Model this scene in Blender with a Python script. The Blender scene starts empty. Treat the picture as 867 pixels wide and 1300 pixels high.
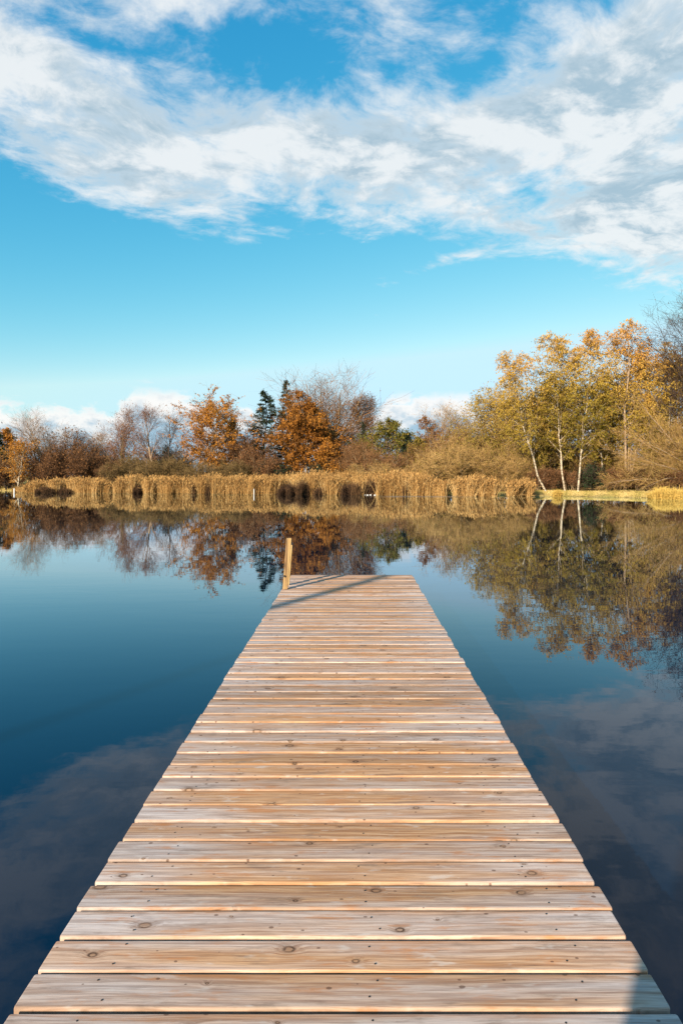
import bpy, math
import numpy as np
from mathutils import Vector

# ------------------------------------------------------------------ camera
F, CX, HY = 790.0, 449.0, 606.0            # focal length, vanishing point of the photograph (867 x 1300)
DECK, CAMZ = 0.45, 2.07                    # deck top and lens above the water (water = 0)
scene = bpy.context.scene
col = scene.collection
cam_d = bpy.data.cameras.new('camera')
cam = bpy.data.objects.new('camera', cam_d); col.objects.link(cam)
cam.location = (0, 0, CAMZ)
cam.rotation_euler = (math.radians(90), 0, 0)
cam_d.sensor_fit = 'VERTICAL'; cam_d.sensor_height = 36.0
cam_d.lens = F / 1300.0 * 36.0
cam_d.shift_x = -(CX - 433.5) / 1300.0
cam_d.shift_y = -(650.0 - HY) / 1300.0
cam_d.clip_start = 0.05; cam_d.clip_end = 20000
scene.camera = cam

SUN_EL = math.radians(22.0)
SUN_H = Vector((0.532, 0.847))             # the way the shadows run over the deck
SUN_AZ = math.atan2(-SUN_H.x, -SUN_H.y)
sun_d = bpy.data.lights.new('sun', 'SUN')
sun_d.energy = 5.0; sun_d.angle = math.radians(0.53); sun_d.color = (1.0, 0.84, 0.64)
sun = bpy.data.objects.new('sun', sun_d); col.objects.link(sun)
sun.location = (-30, -50, 40)
sun.rotation_euler = Vector((SUN_H.x * math.cos(SUN_EL), SUN_H.y * math.cos(SUN_EL), -math.sin(SUN_EL))).to_track_quat('-Z', 'Y').to_euler()

scene.view_settings.view_transform = 'Standard'
scene.view_settings.look = 'None'
scene.view_settings.exposure = 0.90
scene.view_settings.gamma = 1.0
scene.view_settings.use_curve_mapping = False
scene.render.engine = 'CYCLES'
scene.cycles.use_denoising = True
scene.cycles.max_bounces = 6
scene.cycles.diffuse_bounces = 2
scene.cycles.glossy_bounces = 3
scene.cycles.transmission_bounces = 3
scene.cycles.transparent_max_bounces = 4
scene.cycles.caustics_reflective = False
scene.cycles.caustics_refractive = False


class NT:
    """small helper to write node trees as expressions"""
    def __init__(s, tree):
        s.t = tree
    def n(s, kind, ins=None, out=0, **props):
        nd = s.t.nodes.new(kind)
        for k, v in props.items():
            setattr(nd, k, v)
        for k, v in (ins or {}).items():
            sock = nd.inputs[k]
            if isinstance(v, bpy.types.NodeSocket):
                s.t.links.new(v, sock)
            else:
                sock.default_value = v
        return nd.outputs[out]
    def m(s, op, a, b=0.0, c=0.0, clamp=False):
        return s.n('ShaderNodeMath', {0: a, 1: b, 2: c}, operation=op, use_clamp=clamp)
    def add(s, a, b): return s.m('ADD', a, b)
    def sub(s, a, b): return s.m('SUBTRACT', a, b)
    def mul(s, a, b): return s.m('MULTIPLY', a, b)
    def xyz(s, x, y, z=0.0): return s.n('ShaderNodeCombineXYZ', {0: x, 1: y, 2: z})
    def noise(s, vec, scale=1.0, detail=4.0, rough=0.5, dist=0.0, lac=2.0):
        return s.n('ShaderNodeTexNoise', {'Vector': vec, 'Scale': scale, 'Detail': detail, 'Roughness': rough,
                                          'Distortion': dist, 'Lacunarity': lac})
    def ss(s, v, lo, hi, to0=0.0, to1=1.0):
        return s.n('ShaderNodeMapRange', {0: v, 1: lo, 2: hi, 3: to0, 4: to1}, interpolation_type='SMOOTHSTEP')
    def lin(s, v, lo, hi, to0=0.0, to1=1.0):
        return s.n('ShaderNodeMapRange', {0: v, 1: lo, 2: hi, 3: to0, 4: to1})
    def mix(s, f, a, b, blend='MIX'):
        nd = s.t.nodes.new('ShaderNodeMix'); nd.data_type = 'RGBA'; nd.blend_type = blend; nd.clamp_factor = True
        for idx, v in ((0, f), (6, a), (7, b)):
            if isinstance(v, bpy.types.NodeSocket): s.t.links.new(v, nd.inputs[idx])
            elif idx == 0: nd.inputs[0].default_value = v
            else: nd.inputs[idx].default_value = (*v, 1.0)
        return nd.outputs[2]
    def ramp(s, fac, stops):
        nd = s.t.nodes.new('ShaderNodeValToRGB')
        e = nd.color_ramp.elements
        while len(e) < len(stops): e.new(0.5)
        for el, (p, c) in zip(e, stops):
            el.position = p; el.color = (*c, 1.0)
        s.t.links.new(fac, nd.inputs[0])
        return nd.outputs[0]


# ------------------------------------------------------------------ sky
def azel(px, py):
    a, b = (px - CX) / F, (HY - py) / F
    return math.atan2(a, 1.0), math.atan2(b, math.hypot(1.0, a))

world = bpy.data.worlds.new('World'); scene.world = world
world.use_nodes = True
wt = world.node_tree; wt.nodes.clear(); W = NT(wt)
sky = wt.nodes.new('ShaderNodeTexSky')
sky.sky_type = 'NISHITA'; sky.sun_disc = False
sky.sun_elevation = SUN_EL; sky.sun_rotation = SUN_AZ
sky.altitude = 0; sky.air_density = 1.0; sky.dust_density = 0.3; sky.ozone_density = 3.0
SKY_STRENGTH = 0.12
dirv = W.n('ShaderNodeTexCoord', out=0)
sep = wt.nodes.new('ShaderNodeSeparateXYZ'); wt.links.new(dirv, sep.inputs[0])
dx, dy, dz = sep.outputs
zc = W.m('MAXIMUM', dz, 0.0)
az = W.m('ARCTAN2', dx, dy)
el = W.m('ARCSINE', dz)
inv = W.m('DIVIDE', 1.0, W.add(zc, 0.10))
u, v = W.mul(dx, inv), W.mul(dy, inv)
# high, wind-drawn layer: bodies of cloud set out by bearing and elevation, torn by noise on the cloud plane
blobs = [  # photo x, y, half width, half height, weight, tilt
    (110, 140, 125, 80, 0.52, 0.25), (205, 232, 175, 48, 0.50, 0.06), (330, 155, 110, 55, 0.40, 0.3), (500, 70, 70, 40, 0.16, 0.3), (430, 195, 140, 52, 0.42, -0.02),
    (580, 190, 120, 72, 0.42, 0.1), (720, 150, 120, 85, 0.44, 0.1), (835, 280, 95, 66, 0.66, 0.3),
    (800, 50, 130, 60, 0.44, -0.25), (200, -5, 190, 34, 0.46, 0.0), (640, 280, 120, 26, 0.34, 0.12), (30, 55, 80, 40, 0.2, 0.2),
    (560, 334, 50, 8, 0.52, -0.25), (950, 160, 120, 190, 0.45, 0.0), (-130, 60, 110, 90, 0.40, 0.0), (480, -70, 420, 50, 0.32, 0.0),
    (390, 60, 90, 26, -0.24, 0.2), (90, 45, 90, 14, -0.26, 0.1), (0, 300, 80, 75, -0.40, 0.0), (600, 95, 50, 24, -0.16, 0.0), (150, 395, 420, 70, -0.40, 0.0), (760, 420, 260, 50, -0.30, 0.0),
]
bias = None
for bx_, by_, hw, hh, wgt, tilt in blobs:
    a0, e0 = azel(bx_, by_)
    c2 = math.cos(e0) ** 2
    sx, sy = hw / F * 0.93, hh / F * c2
    da = W.mul(W.sub(az, a0), math.cos(e0)); de = W.sub(el, e0)
    ct, st = math.cos(tilt), math.sin(tilt)
    p = W.add(W.mul(da, ct / sx), W.mul(de, -st / sx))
    q = W.add(W.mul(da, st / sy), W.mul(de, ct / sy))
    g = W.m('EXPONENT', W.mul(W.add(W.mul(p, p), W.mul(q, q)), -0.8))
    bias = W.mul(g, wgt) if bias is None else W.m('MULTIPLY_ADD', g, wgt, bias)
# the same broken cloud goes on overhead and behind
wide = W.noise(W.xyz(u, v, 3.7), 0.55, 2.0, 0.5)
over = W.mul(W.ss(el, 0.62, 0.95), W.ss(wide, 0.46, 0.66, 0.0, 0.36))
back = W.mul(W.ss(dy, 0.25, -0.3), W.mul(W.ss(el, 0.12, 0.35), W.ss(wide, 0.45, 0.6, 0.0, 0.4)))
bias = W.add(bias, W.m('MAXIMUM', over, back))
ca, sa = math.cos(0.35), math.sin(0.35)
ur, vr = W.add(W.mul(u, ca), W.mul(v, sa)), W.sub(W.mul(v, ca), W.mul(u, sa))
warp = W.n('ShaderNodeTexNoise', {'Vector': W.xyz(ur, vr, 1.3), 'Scale': 1.6, 'Detail': 3.0}, out=1)
wsep = wt.nodes.new('ShaderNodeSeparateXYZ'); wt.links.new(warp, wsep.inputs[0])
ux = W.m('MULTIPLY_ADD', wsep.outputs[0], 0.34, ur); vy = W.m('MULTIPLY_ADD', wsep.outputs[1], 0.34, vr)
f1 = W.noise(W.xyz(W.mul(ux, 1.5), W.mul(vy, 1.75), 0.2), 2.3, 9.0, 0.63)
f2 = W.noise(W.xyz(W.mul(ux, 2.4), W.mul(vy, 2.7), 5.2), 4.6, 7.0, 0.66)
fb = W.add(W.mul(f1, 0.62), W.mul(f2, 0.38))
dens = W.sub(W.m('MULTIPLY_ADD', W.sub(fb, 0.5), 2.7, bias), 0.21)
alpha = W.mul(W.ss(dens, -0.16, 0.58), 0.93)
fsh = W.noise(W.xyz(W.mul(W.add(ux, 0.07), 1.5), W.mul(W.add(vy, 0.09), 1.75), 0.2), 2.3, 9.0, 0.63)
lit = W.ss(W.sub(f1, fsh), -0.10, 0.10)
body = W.ss(dens, 0.12, 0.70)
shade = W.mul(W.add(0.22, W.mul(body, 0.78)), W.sub(1.0, W.mul(lit, 0.92)))
cloud_c = W.mix(shade, (0.90, 0.92, 0.925), (0.40, 0.54, 0.64))
# low cumulus piled along the horizon
hn = W.noise(W.xyz(W.mul(az, 1.0), 0.0, 8.1), 4.2, 3.0, 0.55)
puff = W.noise(W.xyz(W.mul(az, 1.0), W.mul(el, 1.6), 2.0), 26.0, 6.0, 0.58)
top0 = W.add(W.lin(hn, 0.34, 0.66, 0.052, 0.142), W.mul(W.sub(puff, 0.5), 0.085))
heads = None
for px_, h_, w_ in ((85, 0.030, 0.035), (215, 0.030, 0.05), (312, 0.030, 0.022), (500, 0.040, 0.035), (548, 0.055, 0.035), (590, 0.040, 0.03)):
    q_ = W.mul(W.sub(az, azel(px_, 520)[0]), 1.0 / w_)
    g_ = W.mul(W.m('EXPONENT', W.mul(W.mul(q_, q_), -1.0)), h_)
    heads = g_ if heads is None else W.add(heads, g_)
top = W.m('MINIMUM', W.add(top0, heads), W.add(0.135, W.mul(W.sub(puff, 0.5), 0.03)))
cum = W.ss(W.sub(top, el), -0.002, 0.016)
cumshade = W.ss(W.sub(W.sub(top, el), W.mul(W.sub(puff, 0.5), -0.10)), 0.008, 0.07)
cum_c = W.mix(cumshade, (1.0, 0.985, 0.96), (0.36, 0.55, 0.70))
sc_ = wt.nodes.new('ShaderNodeSeparateColor'); wt.links.new(sky.outputs[0], sc_.inputs[0])
ST = SKY_STRENGTH * 2 ** scene.view_settings.exposure
def grade(ch, ref, val, gam, top):             # the photograph's teal grade: one tone curve per channel, the same all over the sky
    return W.mul(W.m('MINIMUM', W.mul(W.m('POWER', W.mul(ch, ST / ref), gam), val), top), 1.0 / ST)
skyc = W.n('ShaderNodeCombineColor', {0: grade(sc_.outputs[0], 0.327, 0.15, 2.15, 0.60), 1: grade(sc_.outputs[1], 0.585, 0.575, 0.86, 0.90), 2: grade(sc_.outputs[2], 0.99, 0.83, 0.48, 1.1)})
K = 1.0 / SKY_STRENGTH
def scaled(c, k):
    return W.mix(1.0, c, (k, k, k), 'MULTIPLY')
c1 = W.mix(W.mul(cum, 0.93), skyc, scaled(cum_c, 0.54 * K))
c2_ = W.mix(alpha, c1, scaled(cloud_c, 0.55 * K))
bg = W.n('ShaderNodeBackground', {'Color': c2_, 'Strength': SKY_STRENGTH})
wo = wt.nodes.new('ShaderNodeOutputWorld'); wt.links.new(bg, wo.inputs[0])
world.cycles.sampling_method = 'MANUAL'
world.cycles.sample_map_resolution = 512


# ------------------------------------------------------------------ helpers
def link(o, parent=None):
    col.objects.link(o)
    if parent is not None: o.parent = parent
    return o

def mesh_np(name, V, quads=None, tris=None, attr=None, smooth=False, mats=()):
    """mesh from numpy arrays"""
    me = bpy.data.meshes.new(name)
    V = np.asarray(V, np.float32).reshape(-1, 3)
    parts = []
    nq = 0 if quads is None else len(quads); nt = 0 if tris is None else len(tris)
    loops = np.concatenate(([np.asarray(quads, np.int32).ravel()] if nq else []) + ([np.asarray(tris, np.int32).ravel()] if nt else []))
    starts = np.concatenate((np.arange(nq) * 4, nq * 4 + np.arange(nt) * 3)).astype(np.int32)
    totals = np.concatenate((np.full(nq, 4), np.full(nt, 3))).astype(np.int32)
    me.vertices.add(len(V)); me.vertices.foreach_set('co', V.ravel())
    me.loops.add(len(loops)); me.loops.foreach_set('vertex_index', loops)
    me.polygons.add(nq + nt)
    me.polygons.foreach_set('loop_start', starts)
    me.polygons.foreach_set('loop_total', totals)
    if smooth:
        me.polygons.foreach_set('use_smooth', np.ones(nq + nt, bool))
    if attr is not None:
        a = me.attributes.new('tint', 'FLOAT', 'POINT'); a.data.foreach_set('value', np.asarray(attr, np.float32))
    for m_ in mats: me.materials.append(m_)
    me.update(calc_edges=True)
    return me

def obj(name, me, parent=None, loc=None):
    o = bpy.data.objects.new(name, me); link(o, parent)
    if loc is not None: o.location = loc
    return o

def empty(name, loc):
    o = bpy.data.objects.new(name, None); o.empty_display_size = 0.3; col.objects.link(o); o.location = loc
    return o

def tag(o, label=None, cat=None, group=None, kind=None):
    if label: o['label'] = label
    if cat: o['category'] = cat
    if group: o['group'] = group
    if kind: o['kind'] = kind
    return o

def nrm(a):
    return a / np.maximum(np.linalg.norm(a, axis=-1, keepdims=True), 1e-9)

def tubes(P, R, sides):
    """P (n,k,3) polylines, R (n,k) radii -> verts, quads"""
    n, k, _ = P.shape
    T = np.empty_like(P)
    T[:, 1:-1] = P[:, 2:] - P[:, :-2]; T[:, 0] = P[:, 1] - P[:, 0]; T[:, -1] = P[:, -1] - P[:, -2]
    T = nrm(T)
    ref = np.where(np.abs(T[:, :1, 2:3]) > 0.8, np.array([1.0, 0.2, 0]), np.array([0, 0.1, 1.0]))
    A = nrm(np.cross(T, np.broadcast_to(ref, T.shape))); B = np.cross(T, A)
    ang = np.arange(sides) / sides * 2 * math.pi
    V = (P[:, :, None] + R[:, :, None, None] * (A[:, :, None] * np.cos(ang)[None, None, :, None] + B[:, :, None] * np.sin(ang)[None, None, :, None]))
    idx = np.arange(n * k * sides).reshape(n, k, sides)
    a = idx[:, :-1]; b = idx[:, 1:]
    Q = np.stack((a, np.roll(a, -1, 2), np.roll(b, -1, 2), b), -1).reshape(-1, 4)
    return V.reshape(-1, 3), Q

def ribbons(P, Wd, rng):
    n, k, _ = P.shape
    T = nrm(P[:, -1] - P[:, 0])
    S = nrm(np.cross(T, rng.normal(size=(n, 3))))
    V = np.stack((P - S[:, None] * Wd[:, :, None] / 2, P + S[:, None] * Wd[:, :, None] / 2), 2)
    idx = np.arange(n * k * 2).reshape(n, k, 2)
    Q = np.stack((idx[:, :-1, 0], idx[:, :-1, 1], idx[:, 1:, 1], idx[:, 1:, 0]), -1).reshape(-1, 4)
    return V.reshape(-1, 3), Q

def merge(parts):
    Vs, Qs, o = [], [], 0
    for V, Q in parts:
        Vs.append(V); Qs.append(Q + o); o += len(V)
    return np.concatenate(Vs), np.concatenate(Qs)


# ------------------------------------------------------------------ materials
def new_mat(name):
    m = bpy.data.materials.new(name); m.use_nodes = True
    m.node_tree.nodes.clear()
    return m, NT(m.node_tree)

def finish(m, N, shader):
    o = m.node_tree.nodes.new('ShaderNodeOutputMaterial'); m.node_tree.links.new(shader, o.inputs[0])
    return m

def leaf_mat(name, stops, trans=0.25):
    m, N = new_mat(name)
    t = N.n('ShaderNodeAttribute', attribute_name='tint', out=2)
    c = N.ramp(t, stops)
    d = N.n('ShaderNodeBsdfDiffuse', {'Color': c}); tr = N.n('ShaderNodeBsdfTranslucent', {'Color': c})
    return finish(m, N, N.n('ShaderNodeMixShader', {0: trans, 1: d, 2: tr}))

def bark_mat(name, c1, c2, scale=3.0, squash=1.0):
    m, N = new_mat(name)
    p = N.n('ShaderNodeTexCoord', out=3)
    mp = N.n('ShaderNodeMapping', {0: p, 3: (1, 1, squash)})
    f = N.noise(mp, scale, 4.0, 0.6)
    c = N.mix(N.ss(f, 0.42, 0.62), c1, c2)
    b = N.n('ShaderNodeBump', {'Strength': 0.5, 'Distance': 0.03, 'Height': f})
    return finish(m, N, N.n('ShaderNodeBsdfDiffuse', {'Color': c, 'Normal': b}))

M = {}
M['birch_bark'] = bark_mat('birch bark', (0.50, 0.43, 0.32), (0.17, 0.13, 0.09), 2.2, 2.5)
M['grey_bark'] = bark_mat('grey bark', (0.22, 0.17, 0.12), (0.12, 0.09, 0.065), 5.0, 0.4)
M['tan_bark'] = bark_mat('tan bark', (0.34, 0.25, 0.15), (0.20, 0.14, 0.08), 4.0, 0.5)
M['dark_bark'] = bark_mat('dark bark', (0.075, 0.055, 0.042), (0.04, 0.03, 0.025), 5.0, 0.5)
M['pale_bark'] = bark_mat('pale bark', (0.40, 0.30, 0.21), (0.24, 0.17, 0.11), 4.0, 0.5)
M['twig_pink'] = leaf_mat('pinkish twigs', [(0, (0.163, 0.088, 0.062)), (1, (0.300, 0.163, 0.112))], 0.05)
M['twig_grey'] = leaf_mat('grey twigs', [(0, (0.204, 0.132, 0.084)), (1, (0.360, 0.240, 0.144))], 0.05)
M['twig_dark'] = leaf_mat('dark twigs', [(0, (0.05, 0.035, 0.03)), (1, (0.10, 0.07, 0.055))], 0.05)
M['twig_tan'] = leaf_mat('tan twigs', [(0, (0.250, 0.150, 0.056)), (0.6, (0.375, 0.237, 0.094)), (1, (0.475, 0.325, 0.138))], 0.08)
M['twig_brown'] = leaf_mat('brown twigs', [(0, (0.138, 0.075, 0.037)), (1, (0.300, 0.156, 0.069))], 0.06)
M['twig_russet'] = leaf_mat('russet twigs', [(0, (0.085, 0.047, 0.026)), (1, (0.22, 0.115, 0.06))], 0.06)
M['twig_olive'] = leaf_mat('olive twigs', [(0, (0.12, 0.08, 0.035)), (1, (0.28, 0.185, 0.085))], 0.06)
M['leaf_drab'] = leaf_mat('drab olive leaves', [(0, (0.085, 0.065, 0.025)), (0.5, (0.17, 0.12, 0.045)), (1, (0.30, 0.20, 0.075))])
M['leaf_orange'] = leaf_mat('orange leaves', [(0, (0.20, 0.09, 0.02)), (0.5, (0.44, 0.19, 0.035)), (1, (0.62, 0.30, 0.06))])
M['leaf_rust'] = leaf_mat('rust leaves', [(0, (0.11, 0.05, 0.016)), (0.5, (0.30, 0.125, 0.028)), (0.85, (0.46, 0.20, 0.035)), (1, (0.60, 0.32, 0.06))])
M['leaf_russet'] = leaf_mat('russet leaves', [(0, (0.15, 0.075, 0.033)), (1, (0.36, 0.18, 0.078))])
M['leaf_birch'] = leaf_mat('birch leaves', [(0, (0.17, 0.14, 0.022)), (0.35, (0.38, 0.27, 0.045)), (0.7, (0.56, 0.36, 0.075)), (1, (0.58, 0.29, 0.065))])
M['leaf_olive'] = leaf_mat('olive yellow leaves', [(0, (0.102, 0.094, 0.020)), (0.5, (0.246, 0.189, 0.041)), (1, (0.493, 0.334, 0.072))])
M['leaf_green'] = leaf_mat('green leaves', [(0, (0.06, 0.075, 0.02)), (0.5, (0.15, 0.145, 0.032)), (1, (0.40, 0.27, 0.05))])
M['needle'] = leaf_mat('dark needles', [(0, (0.012, 0.024, 0.014)), (1, (0.045, 0.065, 0.028))], 0.1)
M['reed'] = leaf_mat('dry reeds', [(0, (0.20, 0.105, 0.038)), (0.3, (0.43, 0.25, 0.09)), (0.6, (0.63, 0.395, 0.15)), (1, (0.80, 0.58, 0.28))], 0.22)
M['stalk'] = leaf_mat('dark brown stalks', [(0, (0.03, 0.018, 0.014)), (0.6, (0.085, 0.05, 0.03)), (1, (0.22, 0.125, 0.06))], 0.1)
M['sedge'] = leaf_mat('dry sedge', [(0, (0.442, 0.286, 0.065)), (1, (0.780, 0.559, 0.169))], 0.22)
M['grass'] = leaf_mat('short grass', [(0, (0.26, 0.23, 0.06)), (0.5, (0.55, 0.42, 0.15)), (1, (0.68, 0.53, 0.24))], 0.2)


def wood_mat(name, old=1.0, cols=((0.34, 0.165, 0.075), (0.52, 0.305, 0.165), (0.22, 0.105, 0.05), (0.43, 0.175, 0.062))):
    m, N = new_mat(name)
    p = N.n('ShaderNodeTexCoord', out=3)
    rnd = N.n('ShaderNodeObjectInfo', out=5)
    s_ = m.node_tree.nodes.new('ShaderNodeSeparateXYZ'); m.node_tree.links.new(p, s_.inputs[0])
    x, y, z = s_.outputs
    off = N.mul(rnd, 173.0)
    xo = N.add(x, off); yo = N.add(y, N.mul(rnd, 37.0))
    # knots
    kv = m.node_tree.nodes.new('ShaderNodeTexVoronoi'); kv.voronoi_dimensions = '2D'; kv.feature = 'F1'
    m.node_tree.links.new(N.xyz(N.mul(xo, 3.6), N.mul(yo, 5.6)), kv.inputs['Vector']); kv.inputs['Scale'].default_value = 1.0
    d = kv.outputs['Distance']
    kc = m.node_tree.nodes.new('ShaderNodeSeparateColor'); m.node_tree.links.new(kv.outputs['Color'], kc.inputs[0])
    has = N.m('GREATER_THAN', kc.outputs[0], 0.38)
    size = N.lin(N.mul(kc.outputs[1], kc.outputs[1]), 0, 1, 0.022, 0.085)
    wob = N.noise(N.xyz(N.mul(xo, 26.0), N.mul(yo, 48.0), 2.0), 1.0, 3.0)
    dn = N.m('DIVIDE', N.m('MULTIPLY_ADD', N.sub(wob, 0.5), 0.085, d), size)
    near = N.mul(has, N.m('EXPONENT', N.mul(N.mul(dn, dn), -0.22)))
    core = N.mul(has, N.ss(dn, 1.15, 0.75))
    ring = N.mul(has, N.mul(N.ss(dn, 0.55, 0.85), N.ss(dn, 1.45, 0.95)))
    # grain, flowing round the knots
    bend = N.noise(N.xyz(N.mul(xo, 1.6), N.mul(yo, 3.0), 4.0), 1.0, 2.0)
    gy = N.add(N.m('MULTIPLY_ADD', bend, 0.032, yo), N.mul(near, 0.02))
    g1 = N.noise(N.xyz(N.mul(xo, 2.0), N.mul(gy, 75.0), N.mul(near, 1.6)), 1.0, 4.0, 0.6)
    g2 = N.noise(N.xyz(N.mul(xo, 9.0), N.mul(gy, 330.0), 9.0), 1.0, 3.0, 0.6)
    wide_ = N.noise(N.xyz(N.mul(xo, 0.8), N.mul(yo, 9.0), 1.0), 1.0, 3.0, 0.55)
    blot = N.noise(N.xyz(N.mul(xo, 3.4), N.mul(yo, 17.0), 6.0), 1.0, 5.0, 0.66)
    base = N.mix(N.ss(g1, 0.38, 0.62), cols[0], cols[1])
    base = N.mix(N.mul(N.ss(g2, 0.48, 0.66), 0.50), base, cols[2])
    grey = N.mix(N.ss(g1, 0.38, 0.62), (0.36, 0.285, 0.255), (0.55, 0.465, 0.43))
    grey = N.mix(N.mul(N.ss(g2, 0.49, 0.67), 0.40), grey, (0.17, 0.125, 0.105))
    rr = N.m('FRACT', N.mul(rnd, 91.7))
    xe = N.ss(N.m('ABSOLUTE', x), 0.35, 1.05, 0.0, 0.45)
    gf = N.add(N.add(N.ss(wide_, 0.36, 0.64, 0.0, 0.85), N.mul(N.sub(rr, 0.5), 0.80)), xe)
    c = N.mix(N.m('MULTIPLY', gf, 0.78 * old, clamp=True), base, grey)
    c = N.mix(N.mul(N.ss(blot, 0.53, 0.70), 0.80), c, cols[3])
    c = N.mix(N.mul(N.ss(blot, 0.46, 0.30), 0.60), c, (0.17, 0.115, 0.085))
    g3 = N.noise(N.xyz(N.mul(xo, 2.2), N.mul(gy, 165.0), 17.0), 1.0, 2.0, 0.5)
    c = N.mix(N.mul(N.ss(g3, 0.56, 0.66), 0.38), c, (0.17, 0.085, 0.05))
    c = N.mix(N.mul(N.ss(g3, 0.42, 0.34), 0.30), c, (0.58, 0.46, 0.36))
    # sheltered back edge keeps the old orange stain
    edge = N.mul(N.ss(N.m('MULTIPLY_ADD', N.sub(blot, 0.5), 0.05, y), 0.035, 0.062), N.ss(N.noise(N.xyz(N.mul(xo, 1.3), 0.0, 3.0), 1.0, 2.0), 0.42, 0.60, 0.0, 0.75 * old))
    c = N.mix(edge, c, (0.40, 0.17, 0.06))
    pale = N.noise(N.xyz(N.mul(xo, 7.0), N.mul(yo, 26.0), 12.0), 1.0, 3.0, 0.6)
    c = N.mix(N.mul(N.ss(pale, 0.58, 0.72), 0.45 * old), c, (0.56, 0.50, 0.45))
    c = N.mix(N.mul(core, 0.70), c, (0.25, 0.13, 0.065))
    c = N.mix(N.mul(ring, N.ss(wob, 0.36, 0.60, 0.45, 1.0)), c, (0.045, 0.024, 0.015))
    c = N.mix(N.mul(N.mul(near, N.sub(1.0, core)), 0.50), c, (0.17, 0.085, 0.045))
    lead = N.mul(N.ss(y, -0.056, -0.061), old)
    c = N.mix(N.mul(lead, 0.12), c, (0.54, 0.34, 0.17))
    # pin knots and dark specks
    pv = m.node_tree.nodes.new('ShaderNodeTexVoronoi'); pv.voronoi_dimensions = '2D'; pv.feature = 'F1'
    m.node_tree.links.new(N.xyz(N.mul(xo, 9.0), N.mul(yo, 15.0), 0.0), pv.inputs['Vector']); pv.inputs['Scale'].default_value = 1.0
    pc = m.node_tree.nodes.new('ShaderNodeSeparateColor'); m.node_tree.links.new(pv.outputs['Color'], pc.inputs[0])
    pr_ = N.lin(pc.outputs[1], 0, 1, 0.035, 0.10)
    pin = N.mul(N.m('GREATER_THAN', pc.outputs[0], 0.62), N.ss(N.m('DIVIDE', N.m('MULTIPLY_ADD', N.sub(wob, 0.5), 0.10, pv.outputs['Distance']), pr_), 1.1, 0.6))
    c = N.mix(N.mul(pin, 0.75), c, (0.10, 0.05, 0.03))
    # short drying cracks
    cr = N.noise(N.xyz(N.mul(xo, 3.2), N.mul(gy, 210.0), 31.0), 1.0, 1.0)
    crm = N.mul(N.ss(cr, 0.735, 0.79), 0.85)
    c = N.mix(crm, c, (0.05, 0.03, 0.02))
    hv = N.n('ShaderNodeHueSaturation', {'Value': N.lin(N.m('FRACT', N.mul(rnd, 57.3)), 0, 1, 0.80, 1.12), 'Color': c})
    h = N.add(N.add(N.mul(g1, 0.5), N.mul(g2, 0.35)), N.mul(crm, -1.2))
    b = N.n('ShaderNodeBump', {'Strength': 0.55, 'Distance': 0.0022, 'Height': h})
    sh = N.n('ShaderNodeBsdfPrincipled', {'Base Color': hv, 'Roughness': 0.72, 'Normal': b, 'Specular IOR Level': 0.25})
    return finish(m, N, sh)
M['deck'] = wood_mat('weathered pine decking')
M['post'] = wood_mat('pine post', 0.0, ((0.42, 0.27, 0.11), (0.52, 0.36, 0.16), (0.30, 0.18, 0.075), (0.46, 0.29, 0.11)))

def plain(name, c, rough=0.7, metal=0.0):
    m, N = new_mat(name)
    p = N.n('ShaderNodeTexCoord', out=3)
    f = N.noise(p, 14.0, 4.0, 0.6)
    cc = N.mix(N.ss(f, 0.35, 0.65), tuple(k * 0.8 for k in c), tuple(min(1, k * 1.12) for k in c))
    return finish(m, N, N.n('ShaderNodeBsdfPrincipled', {'Base Color': cc, 'Roughness': rough, 'Metallic': metal}))
M['beam'] = plain('wet beam wood', (0.10, 0.07, 0.05))
M['screw'] = plain('dark screw', (0.05, 0.04, 0.035), 0.5, 0.6)
M['white'] = plain('chalky white paint', (0.75, 0.73, 0.70))
M['feather'] = plain('white plumage', (0.72, 0.70, 0.66), 0.8)

# ground: bank soil, dead leaves and thin grass
m, N = new_mat('bank ground')
p = N.n('ShaderNodeNewGeometry', out=0)
f = N.noise(p, 0.35, 5.0, 0.6); f2_ = N.noise(p, 6.0, 5.0, 0.65)
c = N.mix(N.ss(f, 0.4, 0.6), (0.42, 0.32, 0.13), (0.33, 0.28, 0.09))
c = N.mix(N.ss(f2_, 0.45, 0.65), c, (0.12, 0.075, 0.035))
M['ground'] = finish(m, N, N.n('ShaderNodeBsdfDiffuse', {'Color': c, 'Normal': N.n('ShaderNodeBump', {'Strength': 0.6, 'Distance': 0.1, 'Height': f2_})}))

# still water: dark body, Fresnel reflection, faint ripples and one strip ruffled by a breath of wind
m, N = new_mat('pond water')
p = N.n('ShaderNodeNewGeometry', out=0)
s_ = m.node_tree.nodes.new('ShaderNodeSeparateXYZ'); m.node_tree.links.new(p, s_.inputs[0])
x, y, z = s_.outputs
r1 = N.noise(N.xyz(N.mul(x, 0.55), N.mul(y, 1.5)), 1.0, 3.0, 0.5)
r2 = N.noise(N.xyz(N.mul(x, 2.2), N.mul(y, 6.0), 3.0), 1.0, 2.0, 0.5)
calm = N.noise(N.xyz(N.mul(x, 0.05), N.mul(y, 0.12), 7.0), 1.0, 2.0)
h = N.mul(N.add(r1, N.mul(r2, 0.22)), N.ss(calm, 0.35, 0.65, 0.5, 1.3))
wy = N.m('MULTIPLY_ADD', N.noise(N.xyz(N.mul(x, 0.25), N.mul(y, 0.6), 1.0), 1.0, 3.0), 2.4, y)
strip = N.mul(N.mul(N.ss(wy, 65.0, 66.5), N.ss(wy, 71.5, 69.8)), N.mul(N.ss(x, 0.5, 4.5), N.ss(x, 15.5, 11.5)))
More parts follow.
